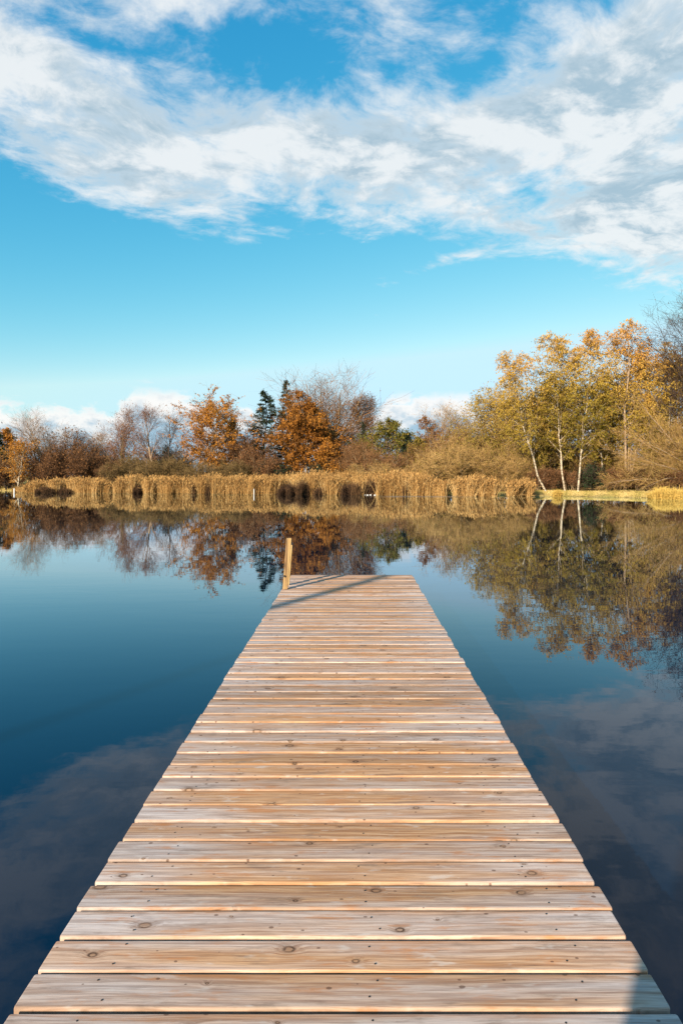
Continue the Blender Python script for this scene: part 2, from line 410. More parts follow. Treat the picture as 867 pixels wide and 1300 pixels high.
r3 = N.noise(N.xyz(N.mul(x, 4.0), N.mul(y, 5.0), 5.0), 1.0, 3.0, 0.6)
b1 = N.n('ShaderNodeBump', {'Strength': 1.0, 'Distance': 0.0013, 'Height': h})
b2 = N.n('ShaderNodeBump', {'Strength': 1.0, 'Distance': N.mul(strip, 0.02), 'Height': r3, 'Normal': b1})
fr = N.n('ShaderNodeFresnel', {'IOR': 1.32, 'Normal': b2})
gl = N.n('ShaderNodeBsdfGlossy', {'Color': (0.84, 0.92, 1.0, 1), 'Roughness': N.mul(strip, 0.20), 'Normal': b2})
M['water'] = finish(m, N, N.n('ShaderNodeMixShader', {0: N.mul(fr, N.add(1.0, N.mul(N.mul(fr, N.sub(1.0, fr)), 1.6))), 1: N.n('ShaderNodeBsdfDiffuse', {'Color': (0.0001, 0.0085, 0.026, 1)}), 2: gl}))


# ------------------------------------------------------------------ pond and ground
_sp = [(-100, 621.5), (0, 622.6), (28, 623.2), (60, 624.0), (150, 624.4), (250, 625.0), (330, 625.6), (450, 626.2), (530, 627.2), (600, 628.4),
       (672, 629.4), (720, 630.0), (800, 631.6), (867, 633.3), (1000, 637)]
_th, _rr = [], []
for px_, py_ in _sp:
    Y = CAMZ * F / (py_ - HY); X = (px_ - CX) / F * Y
    _th.append(math.atan2(X, Y)); _rr.append(math.hypot(X, Y))
_th = np.array([-math.pi, -2.7, -2.2, -1.6, -1.15] + _th + [1.1, 1.6, 2.2, 2.7, math.pi])
_rr = np.array([4.2, 4.6, 9.0, 40.0, 85.0] + _rr + [46.0, 30.0, 9.0, 4.6, 4.2])
def shore(th):
    return np.interp(th, _th, _rr)
_off = np.array([-60, -12, -4, -1.2, 0, 0.35, 1.2, 4, 12, 30, 80, 300, 1500, 6000.0])
_hgt = np.array([-2.2, -1.6, -0.8, -0.25, 0.0, 0.13, 0.24, 0.38, 0.7, 1.1, 1.6, 2.5, 4.0, 6.0])
def gz(x, y):
    th = np.arctan2(x, y); r = np.hypot(x, y)
    w = 0.10 * np.sin(x * 0.61 + 1.3 * np.sin(y * 0.37)) * np.clip((r - shore(th)) / 10, 0, 1)
    return np.interp(r - shore(th), _off, _hgt) + w
nth = 540
th = np.linspace(-math.pi, math.pi, nth, endpoint=False)
sh = shore(th) + 0.35 * np.sin(th * 61) + 0.25 * np.sin(th * 143 + 1)
V = [[0, 0, -2.2]]
rings = []
for k_, (o_, h_) in enumerate(zip(_off, _hgt)):
    r = np.maximum(sh + o_, 0.25 + 0.2 * k_)
    X, Y = r * np.sin(th), r * np.cos(th)
    Zg = np.where(sh + o_ > 0.25 + 0.2 * k_, h_, np.interp(r - sh, _off, _hgt))
    Zg = Zg + (0.10 * np.sin(X * 0.61 + 1.3 * np.sin(Y * 0.37)) * np.clip(o_ / 10, 0, 1))
    rings.append(np.stack((X, Y, Zg), 1))
V = np.concatenate([np.array(V)] + rings)
idx = 1 + np.arange(len(_off) * nth).reshape(len(_off), nth)
Q = np.stack((idx[:-1], idx[1:], np.roll(idx[1:], -1, 1), np.roll(idx[:-1], -1, 1)), -1).reshape(-1, 4)
T_ = np.stack((np.zeros(nth, int), idx[0], np.roll(idx[0], -1)), -1)
o = obj('ground', mesh_np('ground', V, Q, T_, smooth=True, mats=[M['ground']])); tag(o, kind='structure')
# water sheet reaching a little under the banks
rw = shore(th) + 0.9
Vw = np.concatenate(([[0, 0, 0]], np.stack((rw * np.sin(th), rw * np.cos(th), np.zeros(nth)), 1)))
Tw = np.stack((np.zeros(nth, int), 1 + np.roll(np.arange(nth), -1), 1 + np.arange(nth)), -1)
o = obj('water', mesh_np('water', Vw, None, Tw, mats=[M['water']])); tag(o, kind='structure')


# ------------------------------------------------------------------ the dock
rng = np.random.default_rng(5)
dock = empty('dock', (0, 0, DECK))
tag(dock, 'long weathered pine dock of cross planks running out over the still pond', 'dock')
PITCH, PW, PT = 0.1482, 0.1315, 0.036
XL, XR = -1.037, 0.966
END = 10.33
def plank_mesh(dl, dr):
    r, rb = 0.0070, 0.004; prof = []
    hw = PW / 2
    prof += [(-hw + 0.002, -PT), (-hw, -PT + 0.002)]
    for a in (0, 30, 60, 90): prof.append((-hw + r - r * math.cos(math.radians(a)), -r + r * math.sin(math.radians(a))))
    prof += [(-hw * 0.3, 0.0006), (hw * 0.3, 0.0006)]
    for a in (90, 60, 30, 0): prof.append((hw - rb + rb * math.cos(math.radians(a)), -rb + rb * math.sin(math.radians(a))))
    prof += [(hw, -PT + 0.002), (hw - 0.002, -PT)]
    xs = [XL + dl, XL + dl + 0.004, XR + dr - 0.004, XR + dr]
    sc = [0.955, 1.0, 1.0, 0.955]
    V, Q, n = [], [], len(prof)
    for xi, s in zip(xs, sc):
        for (py_, pz_) in prof:
            V.append((xi, py_ * s, -PT / 2 + (pz_ + PT / 2) * s if s < 1 else pz_))
    for i in range(3):
        for j in range(n):
            k = (j + 1) % n
            Q.append((i * n + j, i * n + k, (i + 1) * n + k, (i + 1) * n + j))
    me = bpy.data.meshes.new('plank')
    me.from_pydata(V, [], Q + [tuple(range(n))[::-1], tuple(range(3 * n, 4 * n))])
    me.materials.append(M['deck']); me.update()
    import bmesh
    bm = bmesh.new(); bm.from_mesh(me); bmesh.ops.recalc_face_normals(bm, faces=bm.faces); bm.to_mesh(me); bm.free()
    return me
variants = [plank_mesh(*rng.uniform(-0.006, 0.006, 2)) for _ in range(9)]
n_planks = int((END + 3.6) / PITCH)
sv, sq = [], []
ring8 = np.arange(8) / 8 * 2 * math.pi
for i in range(n_planks):
    yc = END - PW / 2 - i * PITCH
    o = obj('plank', variants[int(rng.integers(9))], dock)
    o.location = (rng.normal(0, 0.002), yc + rng.normal(0, 0.0016), rng.normal(0, 0.0012))
    o.rotation_euler = (rng.normal(0, 0.008), rng.normal(0, 0.0005), rng.normal(0, 0.0006))
    if -0.2 < yc < 6.5:                    # countersunk screw heads over the three bearers
        for bx in (XL + 0.24, 0.06, XR - 0.26):
            for s in (-1, 1):
                cx_, cy_ = bx + rng.normal(0, 0.028), yc + s * 0.036 + rng.normal(0, 0.006)
                k0 = len(sv) * 1
                sv += [(cx_, cy_, 0.0022)] + [(cx_ + 0.0037 * math.cos(a), cy_ + 0.0037 * math.sin(a), 0.0014) for a in ring8]
                sq += [(k0, k0 + 1 + j, k0 + 1 + (j + 1) % 8) for j in range(8)]
o = obj('screw_heads', mesh_np('screw_heads', np.array(sv), None, np.array(sq), mats=[M['screw']]), dock); tag(o, kind='stuff')

def box_mesh(name, lo, hi, mat, bev=0.004):
    import bmesh
    bm = bmesh.new(); bmesh.ops.create_cube(bm, size=1.0)
    for vv in bm.verts:
        vv.co = Vector([(lo[i] + hi[i]) / 2 + vv.co[i] * (hi[i] - lo[i]) for i in range(3)])
    bmesh.ops.bevel(bm, geom=bm.edges[:], offset=bev, segments=2, affect='EDGES')
    me = bpy.data.meshes.new(name); bm.to_mesh(me); bm.free(); me.materials.append(mat)
    return me
for bx in (XL + 0.24, 0.06, XR - 0.26):
    obj('bearer', box_mesh('bearer', (bx - 0.04, -3.5, -0.20), (bx + 0.04, END - 0.05, -PT - 0.002), M['beam']), dock)
for py_ in (-1.0, 2.5, 6.0, 9.6):
    obj('cross_beam', box_mesh('cross_beam', (XL + 0.1, py_ - 0.05, -0.32), (XR - 0.1, py_ + 0.05, -0.202), M['beam']), dock)
    for bx in (XL + 0.3, XR - 0.3):
        k = 12
        zt, zb = -0.322, -2.75
        P = np.array([[[bx, py_, zb], [bx, py_, (zb + zt) / 2], [bx, py_, zt]]])
        Vp, Qp = tubes(P, np.full((1, 3), 0.08), k)
        obj('pile', mesh_np('pile', Vp, Qp, smooth=True, mats=[M['beam']]), dock)

def leaning_post(name, bx, by, w, h, lean, hole=True):
    """square-sawn upright, chamfered top, with a bolt hole near its foot"""
    import bmesh
    bm = bmesh.new(); bmesh.ops.create_cube(bm, size=1.0)
    for vv in bm.verts:
        vv.co = Vector((vv.co.x * w, vv.co.y * w, (vv.co.z + 0.5) * h))
    bmesh.ops.bevel(bm, geom=bm.edges[:], offset=0.006, segments=2, affect='EDGES')
    bmesh.ops.rotate(bm, verts=bm.verts, cent=(0, 0, 0), matrix=__import__('mathutils').Matrix.Rotation(0.22, 3, 'Z'))
    for vv in bm.verts:
        vv.co.x += lean[0] * vv.co.z; vv.co.y += lean[1] * vv.co.z
    me = bpy.data.meshes.new(name); bm.to_mesh(me); bm.free(); me.materials.append(M['post'])
    o = obj(name, me, dock, (bx, by, 0.0004))
    return o
p1 = leaning_post('post', -0.992, 9.02, 0.070, 0.735, (0.072, 0.04))
leaning_post('post', -0.999, 9.36, 0.062, 0.60, (0.075, 0.04))
Vb, Qb = tubes(np.array([[[-0.006, -0.052, 0.195], [-0.005, -0.030, 0.195]]]), np.array([[0.013, 0.013]]), 8)
Tb = np.array([[0, j, j + 1] for j in range(1, 7)])
obj('bolt', mesh_np('bolt', Vb, Qb, Tb, mats=[M['screw']]), p1)


# ------------------------------------------------------------------ plants
def level(rng, P, R, n_child, t0, t1, ang, ln, k, up=0.0, wob=0.15, rs=0.6, rmin=0.006, jitter=0.3, tpow=1.0):
    """children of every polyline; ln(parent index array, t) -> length"""
    n, kp, _ = P.shape
    t = (np.arange(n_child)[None] + rng.uniform(0, 1, (n, n_child))) / n_child
    t = t0 + (t1 - t0) * t ** tpow
    f = t * (kp - 1); i = np.minimum(f.astype(int), kp - 2); w = (f - i)[..., None]
    pi = np.arange(n)[:, None]
    pos = P[pi, i] * (1 - w) + P[pi, i + 1] * w
    rad = R[pi, i] * (1 - w[..., 0]) + R[pi, i + 1] * w[..., 0]
    tan = nrm(P[pi, i + 1] - P[pi, i])
    perp = rng.normal(size=tan.shape); perp -= (perp * tan).sum(-1, keepdims=True) * tan; perp = nrm(perp)
    a = rng.uniform(ang[0], ang[1], t.shape)[..., None]
    d = tan * np.cos(a) + perp * np.sin(a)
    L = ln(pi + 0 * t.astype(int), t) * rng.uniform(1 - jitter, 1 + jitter, t.shape)
    pos, d, L, rad, t = pos.reshape(-1, 3), d.reshape(-1, 3), L.ravel(), rad.ravel(), t.ravel()
    C = np.empty((len(pos), k, 3)); C[:, 0] = pos
    for j in range(1, k):
        d = nrm(d + np.array([0, 0, up / (k - 1)]) + rng.normal(0, wob, d.shape))
        C[:, j] = C[:, j - 1] + d * (L / (k - 1))[:, None]
    rr = np.maximum(np.minimum(rad * rs, L * 0.03 + rmin), rmin)
    CR = rr[:, None] * np.linspace(1, 0.3, k)[None]
    return C, np.maximum(CR, rmin * 0.5), t

def leaf_cards(rng, pts, size, asp=0.6, flat=0.0, along=None):
    n = len(pts)
    a = rng.normal(size=(n, 3)) if along is None else nrm(along) + rng.normal(0, 0.35, (n, 3))
    a = nrm(a)
    b = rng.normal(size=(n, 3)); b[:, 2] *= (1 - flat)
    b = nrm(b - (b * a).sum(1, keepdims=True) * a)
    s = (size * rng.uniform(0.6, 1.35, n))[:, None]
    V = np.stack((pts - a * s * 0.5, pts + b * s * asp * 0.5, pts + a * s * 0.5, pts - b * s * asp * 0.5), 1).reshape(-1, 3)
    Q = np.arange(n * 4).reshape(n, 4)
    return V, Q

STY = {
 # stems, spread of stems, first-limb range, limb count, limb angle, droop per level, twig counts, leaves
 'birch': dict(stems=1, t0=0.30, n1=34, a1=(0.55, 0.95), up1=0.35, n2=9, up2=-0.15, n3=5, up3=-0.9, leaf=9000, ls=0.17, asp=0.55,
               bark='birch_bark', twig='twig_tan', leafm='leaf_birch', prof='oval', r0=0.014),
 'bare': dict(stems=1, t0=0.22, n1=22, a1=(0.35, 0.75), up1=0.45, n2=10, up2=0.35, n3=8, up3=0.2, leaf=0, ls=0.15, asp=0.6,
              bark='grey_bark', twig='twig_grey', leafm='leaf_rust', prof='fan', r0=0.016),
 'broad': dict(stems=1, t0=0.10, n1=40, a1=(0.8, 1.35), up1=0.30, n2=9, up2=0.1, n3=5, up3=-0.1, leaf=16000, ls=0.26, asp=0.7,
               bark='grey_bark', twig='twig_brown', leafm='leaf_rust', prof='cone', r0=0.018),
 'spruce': dict(stems=1, t0=0.04, n1=130, a1=(1.30, 1.62), up1=-0.12, n2=14, up2=-0.25, n3=0, up3=0, leaf=15000, ls=0.34, asp=0.30,
                bark='dark_bark', twig='twig_dark', leafm='needle', prof='spruce', r0=0.014),
 'shrub': dict(stems=14, spread=0.75, t0=0.12, n1=7, a1=(0.3, 0.8), up1=0.25, n2=7, up2=0.1, n3=4, up3=0.0, leaf=0, ls=0.12, asp=0.55,
               bark='tan_bark', twig='twig_tan', leafm='leaf_olive', prof='shrub', r0=0.010),
}
GROUPS = set()
stats = []
def plant(name, style, label, cat, px, Y, top, width, seed, group=None, lean=(0, 0), grad=None, **kw):
    """px, top: where it stands and how high it reaches in the photograph at distance Y; width: crown width in photo pixels"""
    s = dict(STY[style]); s.update(kw)
    rng = np.random.default_rng(seed)
    X = (px - CX) / F * Y
    g = float(gz(X, Y)) - 0.12
    H = CAMZ + (HY - top) / F * Y - g
    HW = width / F * Y / 2
    root = empty(name, (X, Y, g)); tag(root, label, cat, group)
    k0 = 9
    ns = s['stems']
    tt = np.linspace(0, 1, k0)
    P = np.zeros((ns, k0, 3)); R = np.zeros((ns, k0))
    for i in range(ns):
        if ns == 1 or style != 'shrub':
            ox, oy = (rng.normal(0, 0.35, 2) if ns > 1 else (0, 0))
            sx_, sy_ = rng.normal(0, s.get('spread', 0.04) * H * (1 if ns > 1 else 0.5), 2)
            hh = H * (1.0 if i == 0 else rng.uniform(0.72, 0.97))
            wv = np.cumsum(rng.normal(0, s.get('wob0', 0.012) * H, (k0, 2)), 0); wv -= wv[0]
            cv = s.get('curve', 1.3)
            P[i, :, 0] = ox + wv[:, 0] * 0.7 + (lean[0] * H + sx_) * tt ** cv; P[i, :, 1] = oy + wv[:, 1] * 0.7 + (lean[1] * H + sy_) * tt ** cv
            P[i, :, 2] = tt * hh * 0.97
            R[i] = s['r0'] * H * (1 if i == 0 else 0.8) * (1 - 0.9 * tt ** 0.8) + 0.008
        else:
            az_ = rng.uniform(0, 2 * math.pi); q = rng.uniform(0.05, 1) ** 0.6
            ox = rng.normal(0, HW * 0.22); oy = rng.normal(0, HW * 0.22)
            hh = H * (1 - 0.45 * q * q) * rng.uniform(0.82, 1.0)
            sp = HW * 0.85 * q
            P[i, :, 0] = ox + math.cos(az_) * sp * tt ** 0.9 + lean[0] * H * tt; P[i, :, 1] = oy + math.sin(az_) * sp * tt ** 0.9 + lean[1] * H * tt
            P[i, :, 2] = hh * tt
            P[i, 1:, :2] += rng.normal(0, 0.02 * H, (k0 - 1, 2))
            R[i] = s['r0'] * H * (1 - 0.85 * tt) + 0.008
    pr = s['prof']
    am = math.sin((s['a1'][0] + s['a1'][1]) / 2)
    def l1(pi_, t):
        q = (t - s['t0']) / max(1e-6, 1 - s['t0'])
        if pr == 'oval': e = np.sin(np.pi * (0.14 + 0.80 * q)) ** 0.8
        elif pr == 'fan': e = np.sin(np.pi * (0.30 + 0.58 * q)) ** 0.7
        elif pr == 'cone': e = np.minimum(1, 0.70 + 1.2 * q) * np.maximum(0.12, 1 - q ** 1.5 * 0.9)
        elif pr == 'spruce': e = np.maximum(0.03, 1 - q) ** 0.78
        else: return np.full(t.shape, H * 0.30) * (1.15 - 0.6 * q)
        return HW * 0.86 * e / am
    k1 = 6
    B1, R1, T1 = level(rng, P, R, s['n1'] if ns == 1 or style == 'shrub' else max(8, s['n1'] // ns + 4), s['t0'], 0.99, s['a1'], l1, k1, s['up1'], 0.10, 0.55, 0.012)
    len1 = np.linalg.norm(B1[:, -1] - B1[:, 0], axis=1)
    B2, R2, _ = level(rng, B1, R1, s['n2'], 0.15, 1.0, (0.4, 0.95), lambda p_, t: len1[p_] * 0.48 * (1.15 - 0.6 * t) + 0.15, 4, s['up2'], 0.14, 0.6, s.get('tw', 0.010))
    tw = [(B2, R2)]
    last, lastR = B2, R2
    if s['n3']:
        len2 = np.linalg.norm(B2[:, -1] - B2[:, 0], axis=1)
        B3, R3, _ = level(rng, B2, R2, s['n3'], 0.1, 1.0, (0.35, 1.0), lambda p_, t: len2[p_] * 0.55 + s.get('l3', 0.2), 3, s['up3'], 0.16, 0.7, s.get('tw', 0.010))
        tw.append((B3, R3)); last, lastR = B3, R3
        if s.get('n4'):
            len3 = np.linalg.norm(B3[:, -1] - B3[:, 0], axis=1)
            B4, R4, _ = level(rng, B3, R3, s['n4'], 0.15, 1.0, (0.35, 0.95), lambda p_, t: len3[p_] * 0.6 + 0.12, 3, s['up3'], 0.16, 0.7, s.get('tw', 0.010))
            tw.append((B4, R4)); last = B4
    allp = np.concatenate([b.reshape(-1, 3) for b, _ in tw])
    fz = H / np.percentile(allp[:, 2], 99.7)
    cx0 = np.median(allp[:, 0])
    fx = HW / max(0.1, (np.percentile(allp[:, 0], 98) - np.percentile(allp[:, 0], 2)) / 2)
    fx = float(np.clip(fx, 0.6, 1.6)) if abs(lean[0]) < 0.1 else 1.0
    for arr in [P, B1] + [b for b, _ in tw]:
        arr *= np.array([fx, fx, fz])
    Vt, Qt = merge([tubes(P, R, 7 if style != 'shrub' else 4), tubes(B1, R1, 4 if style != 'shrub' else 3)])
    obj('trunk' if style != 'shrub' else 'stems', mesh_np('trunk', Vt, Qt, smooth=True, mats=[M[s['bark']]]), root)
    parts = [ribbons(b, r * 2, rng) for b, r in tw]
    Vr, Qr = merge(parts)
    tint = np.concatenate([np.repeat(np.clip(rng.normal(0.5, 0.27, len(b)), 0, 1), b.shape[1] * 2) for b, _ in tw])
    obj('twigs', mesh_np('twigs', Vr, Qr, attr=tint, mats=[M[s['twig']]]), root)
    nl = int(s['leaf'])
    if nl:
        n, k, _ = last.shape
        # leaves gather on some twigs and leave others thin
        wgt = rng.gamma(s.get('clump', 1.2), 1.0, n) * np.linalg.norm(last[:, -1] - last[:, 0], axis=1) ** (0.5 if style == 'spruce' else 1.0)
        if 'leaf_lo' in s:
            q = last[:, 0, 2] / H
            wgt = wgt * np.clip((q - s['leaf_lo']) / 0.15, 0.04, 1)
        if 'leaf_hi' in s:
            q = last[:, 0, 2] / H
            wgt = wgt * np.clip((s['leaf_hi'] - q) / 0.15, 0.06, 1)
        ci = rng.choice(n, nl, p=wgt / wgt.sum())
        f = rng.uniform(0.05, 1, nl) * (k - 1); i = np.minimum(f.astype(int), k - 2); w = (f - i)[:, None]
        pts = last[ci, i] * (1 - w) + last[ci, i + 1] * w + rng.normal(0, s['ls'] * s.get('scat', 0.5), (nl, 3))
        along = (last[ci, -1] - last[ci, 0]) if style == 'spruce' else None
        Vl, Ql = leaf_cards(rng, pts, s['ls'], s['asp'], 0.0, along)
        ct = np.clip(rng.normal(0.5, 0.2, n), 0, 1)[ci] * 0.6 + rng.uniform(0, 1, nl) * 0.4
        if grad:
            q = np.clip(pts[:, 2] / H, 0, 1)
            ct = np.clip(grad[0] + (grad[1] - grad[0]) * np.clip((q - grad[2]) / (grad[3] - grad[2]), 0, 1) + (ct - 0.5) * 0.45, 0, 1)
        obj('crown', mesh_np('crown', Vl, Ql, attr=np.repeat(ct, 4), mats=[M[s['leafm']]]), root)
        stats.append((name, nl * 2 + len(Qr) * 2 + len(Qt) * 2))
    else:
        stats.append((name, len(Qr) * 2 + len(Qt) * 2))
    return root

BARE = dict(n4=2, n3=6, n1=18, tw=0.008, r0=0.02)
# --- far left bank
plant('birch_tree', 'birch', 'slender white-stemmed birch with orange leaves beside the left reed bed', 'tree', 23, 93, 556, 46, 11, lean=(0.06, 0),
      leafm='leaf_orange', leaf=3800, ls=0.22, t0=0.22, n1=26, r0=0.018)
plant('dark_spruce', 'spruce', 'dark low evergreen behind the small orange birch', 'tree', -4, 104, 548, 46, 12, leaf=9000)
plant('maple_tree', 'broad', 'orange-topped tree behind the small birch on the grassy bank', 'tree', 2, 110, 545, 44, 13, leafm='leaf_orange', leaf=7000)
plant('bare_alder', 'bare', 'bare grey twin-stemmed tree behind the left end of the reeds', 'tree', 57, 97, 521, 56, 14, stems=2, spread=0.07, twig='twig_grey', bark='pale_bark', **BARE)
plant('russet_tree', 'bare', 'thin russet tree among dark shrubs behind the left reed bed', 'tree', 100, 100, 546, 44, 15, twig='twig_russet', leafm='leaf_russet', leaf=2600, ls=0.2, bark='pale_bark', stems=2, spread=0.05)
plant('bare_alder', 'bare', 'small open bare tree between russet tree and tall pinkish trees', 'tree', 124, 104, 544, 34, 16, twig='twig_grey', **BARE)
plant('bare_tree', 'bare', 'tall pinkish bare tree, widest of the three standing before the white cloud', 'tree', 158, 100, 514, 44, 17, twig='twig_pink', bark='tan_bark', stems=2, spread=0.05, leafm='leaf_russet', leaf=1500, ls=0.18, **BARE)
plant('bare_tree', 'bare', 'tall pinkish bare tree with a pale trunk leaning toward the reeds', 'tree', 193, 98, 513, 42, 18, twig='twig_pink', bark='pale_bark', lean=(-0.12, 0), leafm='leaf_russet', leaf=900, ls=0.18, **BARE)
plant('bare_alder', 'bare', 'dark bare tree with clear forking limbs beside the big orange birch', 'tree', 214, 96, 516, 40, 19, twig='twig_dark', bark='dark_bark', n1=16, n2=8, n3=5, n4=2)
plant('birch_tree', 'birch', 'broad orange-leaved birch with pale limbs behind the reeds', 'tree', 267, 98, 497, 74, 20, stems=3, spread=0.09, leafm='leaf_orange', leaf=17000, ls=0.24,
      bark='pale_bark', twig='twig_brown', up3=-0.2, t0=0.18, n1=40, clump=0.6)
plant('dark_spruce', 'spruce', 'short dark spruce at the right foot of the broad orange birch', 'tree', 292, 101, 532, 32, 21, leaf=7000)
plant('dark_spruce', 'spruce', 'tall narrow dark spruce with a bare green tip', 'tree', 334, 99, 498, 60, 22, leaf=18000, ls=0.27, scat=0.35)
plant('dark_spruce', 'spruce', 'tall spruce rising behind the great rust-orange tree', 'tree', 361, 106, 484, 46, 23, leaf=14000, ls=0.27, scat=0.35)
plant('rowan_tree', 'bare', 'reddish tree with pale slanting limbs before the dark spruce', 'tree', 314, 96, 552, 40, 24, stems=3, spread=0.12, bark='pale_bark', twig='twig_russet', leafm='leaf_russet', leaf=4500, ls=0.2, clump=0.8)
plant('larch_tree', 'broad', 'orange tree with pale forked limbs leaning over the reddish tree', 'tree', 374, 101, 496, 44, 25, leafm='leaf_rust', leaf=8500, bark='pale_bark', t0=0.2, ls=0.22, prof='oval', lean=(-0.05, 0))
plant('beech_tree', 'broad', 'great dense rust-orange tree reaching down to the reeds', 'tree', 389, 95, 512, 78, 26, leaf=21000)
plant('beech_tree', 'broad', 'low golden-leaved tree at the right foot of the great rust-orange tree', 'tree', 415, 91, 560, 32, 27, leaf=4500, ls=0.24, leafm='leaf_orange')
plant('bare_tree', 'bare', 'tallest bare grey tree fanning out above the rust-orange tree', 'tree', 411, 107, 470, 104, 28, stems=4, spread=0.075, twig='twig_brown', bark='tan_bark', n1=38, n2=9, n3=8, tw=0.017, r0=0.026, leafm='leaf_rust', leaf=1300, ls=0.2, t0=0.25, leaf_hi=0.8, a1=(0.3, 0.6))
plant('dark_spruce', 'spruce', 'dark evergreen low under the tallest bare tree', 'tree', 424, 104, 548, 44, 29, leaf=8000)
plant('russet_tree', 'bare', 'russet-leaved upright tree right of the tallest bare tree', 'tree', 461, 105, 500, 44, 30, twig='twig_russet', leafm='leaf_russet', leaf=4200, ls=0.2, bark='tan_bark', stems=2, spread=0.04, n4=2)
plant('cypress_tree', 'spruce', 'small blue-green conifer before the russet upright tree', 'tree', 457, 99, 536, 15, 31, leaf=2600, ls=0.25)
plant('hazel_tree', 'broad', 'rounded yellow-green tree behind the middle of the reeds', 'tree', 490, 97, 533, 66, 32, leafm='leaf_green', leaf=12000, ls=0.24, n1=46)
plant('cypress_tree', 'spruce', 'narrow dark green conifer beside the yellow-green tree', 'tree', 517, 95, 550, 26, 33, leaf=6000, ls=0.28)
plant('bare_alder', 'bare', 'thin bare dark tree poking up behind the yellow-green tree', 'tree', 494, 108, 527, 26, 34, twig='twig_dark', bark='dark_bark', n1=14, n2=7, n3=5)
plant('hazel_tree', 'broad', 'pale green-gold bushy tree between dark conifer and brown thicket', 'tree', 533, 93, 556, 34, 35, leafm='leaf_olive', leaf=6500, ls=0.22)
plant('bare_tree', 'bare', 'pale golden bare tree rounded above the brown thicket', 'tree', 561, 101, 510, 48, 36, twig='twig_tan', bark='pale_bark', leafm='leaf_russet', leaf=700, ls=0.17, **BARE)
plant('russet_tree', 'broad', 'pinkish-brown rounded tree below the pale golden bare tree', 'tree', 541, 99, 529, 50, 37, leafm='leaf_russet', leaf=6000, ls=0.2, twig='twig_brown')
plant('hazel_tree', 'bare', 'brown bare thicket tree next to the olive willows', 'tree', 588, 92, 521, 56, 38, twig='twig_brown', stems=4, spread=0.1, leafm='leaf_olive', leaf=6000, ls=0.18, t0=0.1, n1=40, n3=6)
# --- right bank
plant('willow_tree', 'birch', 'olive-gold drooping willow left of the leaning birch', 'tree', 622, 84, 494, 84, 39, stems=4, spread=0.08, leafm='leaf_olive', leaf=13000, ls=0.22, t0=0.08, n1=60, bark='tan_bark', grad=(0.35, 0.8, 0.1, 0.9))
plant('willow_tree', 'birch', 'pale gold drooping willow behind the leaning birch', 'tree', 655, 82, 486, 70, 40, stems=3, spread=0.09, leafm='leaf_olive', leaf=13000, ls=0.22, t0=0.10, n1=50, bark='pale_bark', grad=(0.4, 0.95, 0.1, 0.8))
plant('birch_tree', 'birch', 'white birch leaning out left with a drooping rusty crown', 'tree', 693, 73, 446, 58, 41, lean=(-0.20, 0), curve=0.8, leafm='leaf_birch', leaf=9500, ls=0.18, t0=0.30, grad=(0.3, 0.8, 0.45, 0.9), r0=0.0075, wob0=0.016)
plant('dark_spruce', 'spruce', 'ivy-dark evergreen standing between the leaning and upright birches', 'tree', 690, 80, 484, 28, 42, leaf=6000, ls=0.28)
plant('birch_tree', 'birch', 'upright white birch with a bare bright trunk and rusty top', 'tree', 717, 74, 424, 58, 43, lean=(-0.045, 0), leaf=16000, ls=0.18, t0=0.20, grad=(0.12, 0.8, 0.45, 0.95), r0=0.006, n1=36, wob0=0.008)
plant('birch_tree', 'birch', 'white birch on the grass edge with orange top and straight trunk', 'tree', 733, 72.5, 418, 60, 44, lean=(0.05, 0), leaf=17000, ls=0.18, t0=0.20, grad=(0.12, 0.95, 0.5, 0.95), r0=0.006, n1=36, wob0=0.008)
plant('birch_tree', 'birch', 'thin young birch stem between the two upright white birches', 'tree', 712, 77, 492, 34, 45, leaf=4200, ls=0.15, t0=0.25, grad=(0.1, 0.4, 0.3, 0.9), r0=0.010)
plant('willow_tree', 'birch', 'yellow-green drooping tree behind the two upright birches', 'tree', 722, 84, 470, 92, 46, stems=3, spread=0.07, leafm='leaf_olive', leaf=20000, ls=0.24, t0=0.10, n1=60, bark='tan_bark', grad=(0.35, 0.8, 0.1, 0.8))
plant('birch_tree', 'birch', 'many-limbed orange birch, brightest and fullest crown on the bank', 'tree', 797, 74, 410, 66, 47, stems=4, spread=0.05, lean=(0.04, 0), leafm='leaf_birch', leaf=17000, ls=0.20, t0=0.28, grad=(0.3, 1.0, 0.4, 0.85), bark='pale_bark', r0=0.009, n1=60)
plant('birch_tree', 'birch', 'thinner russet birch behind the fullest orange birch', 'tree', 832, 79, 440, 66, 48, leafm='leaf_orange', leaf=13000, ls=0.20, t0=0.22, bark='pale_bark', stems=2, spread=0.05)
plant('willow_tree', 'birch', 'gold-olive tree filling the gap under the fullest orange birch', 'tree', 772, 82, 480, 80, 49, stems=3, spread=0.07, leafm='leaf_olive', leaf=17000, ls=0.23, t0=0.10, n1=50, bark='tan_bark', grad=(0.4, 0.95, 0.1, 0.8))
plant('bare_alder', 'bare', 'tall dark bare tree at the far right, highest on the bank', 'tree', 868, 71, 378, 92, 50, twig='twig_dark', bark='dark_bark', n1=26, n2=8, n3=6, n4=3, t0=0.35, prof='oval', leafm='leaf_russet', leaf=500, ls=0.15)
plant('russet_tree', 'broad', 'reddish-brown tree behind the wide leaning willow shrub', 'tree', 862, 80, 462, 84, 51, leafm='leaf_russet', leaf=15000, ls=0.22)

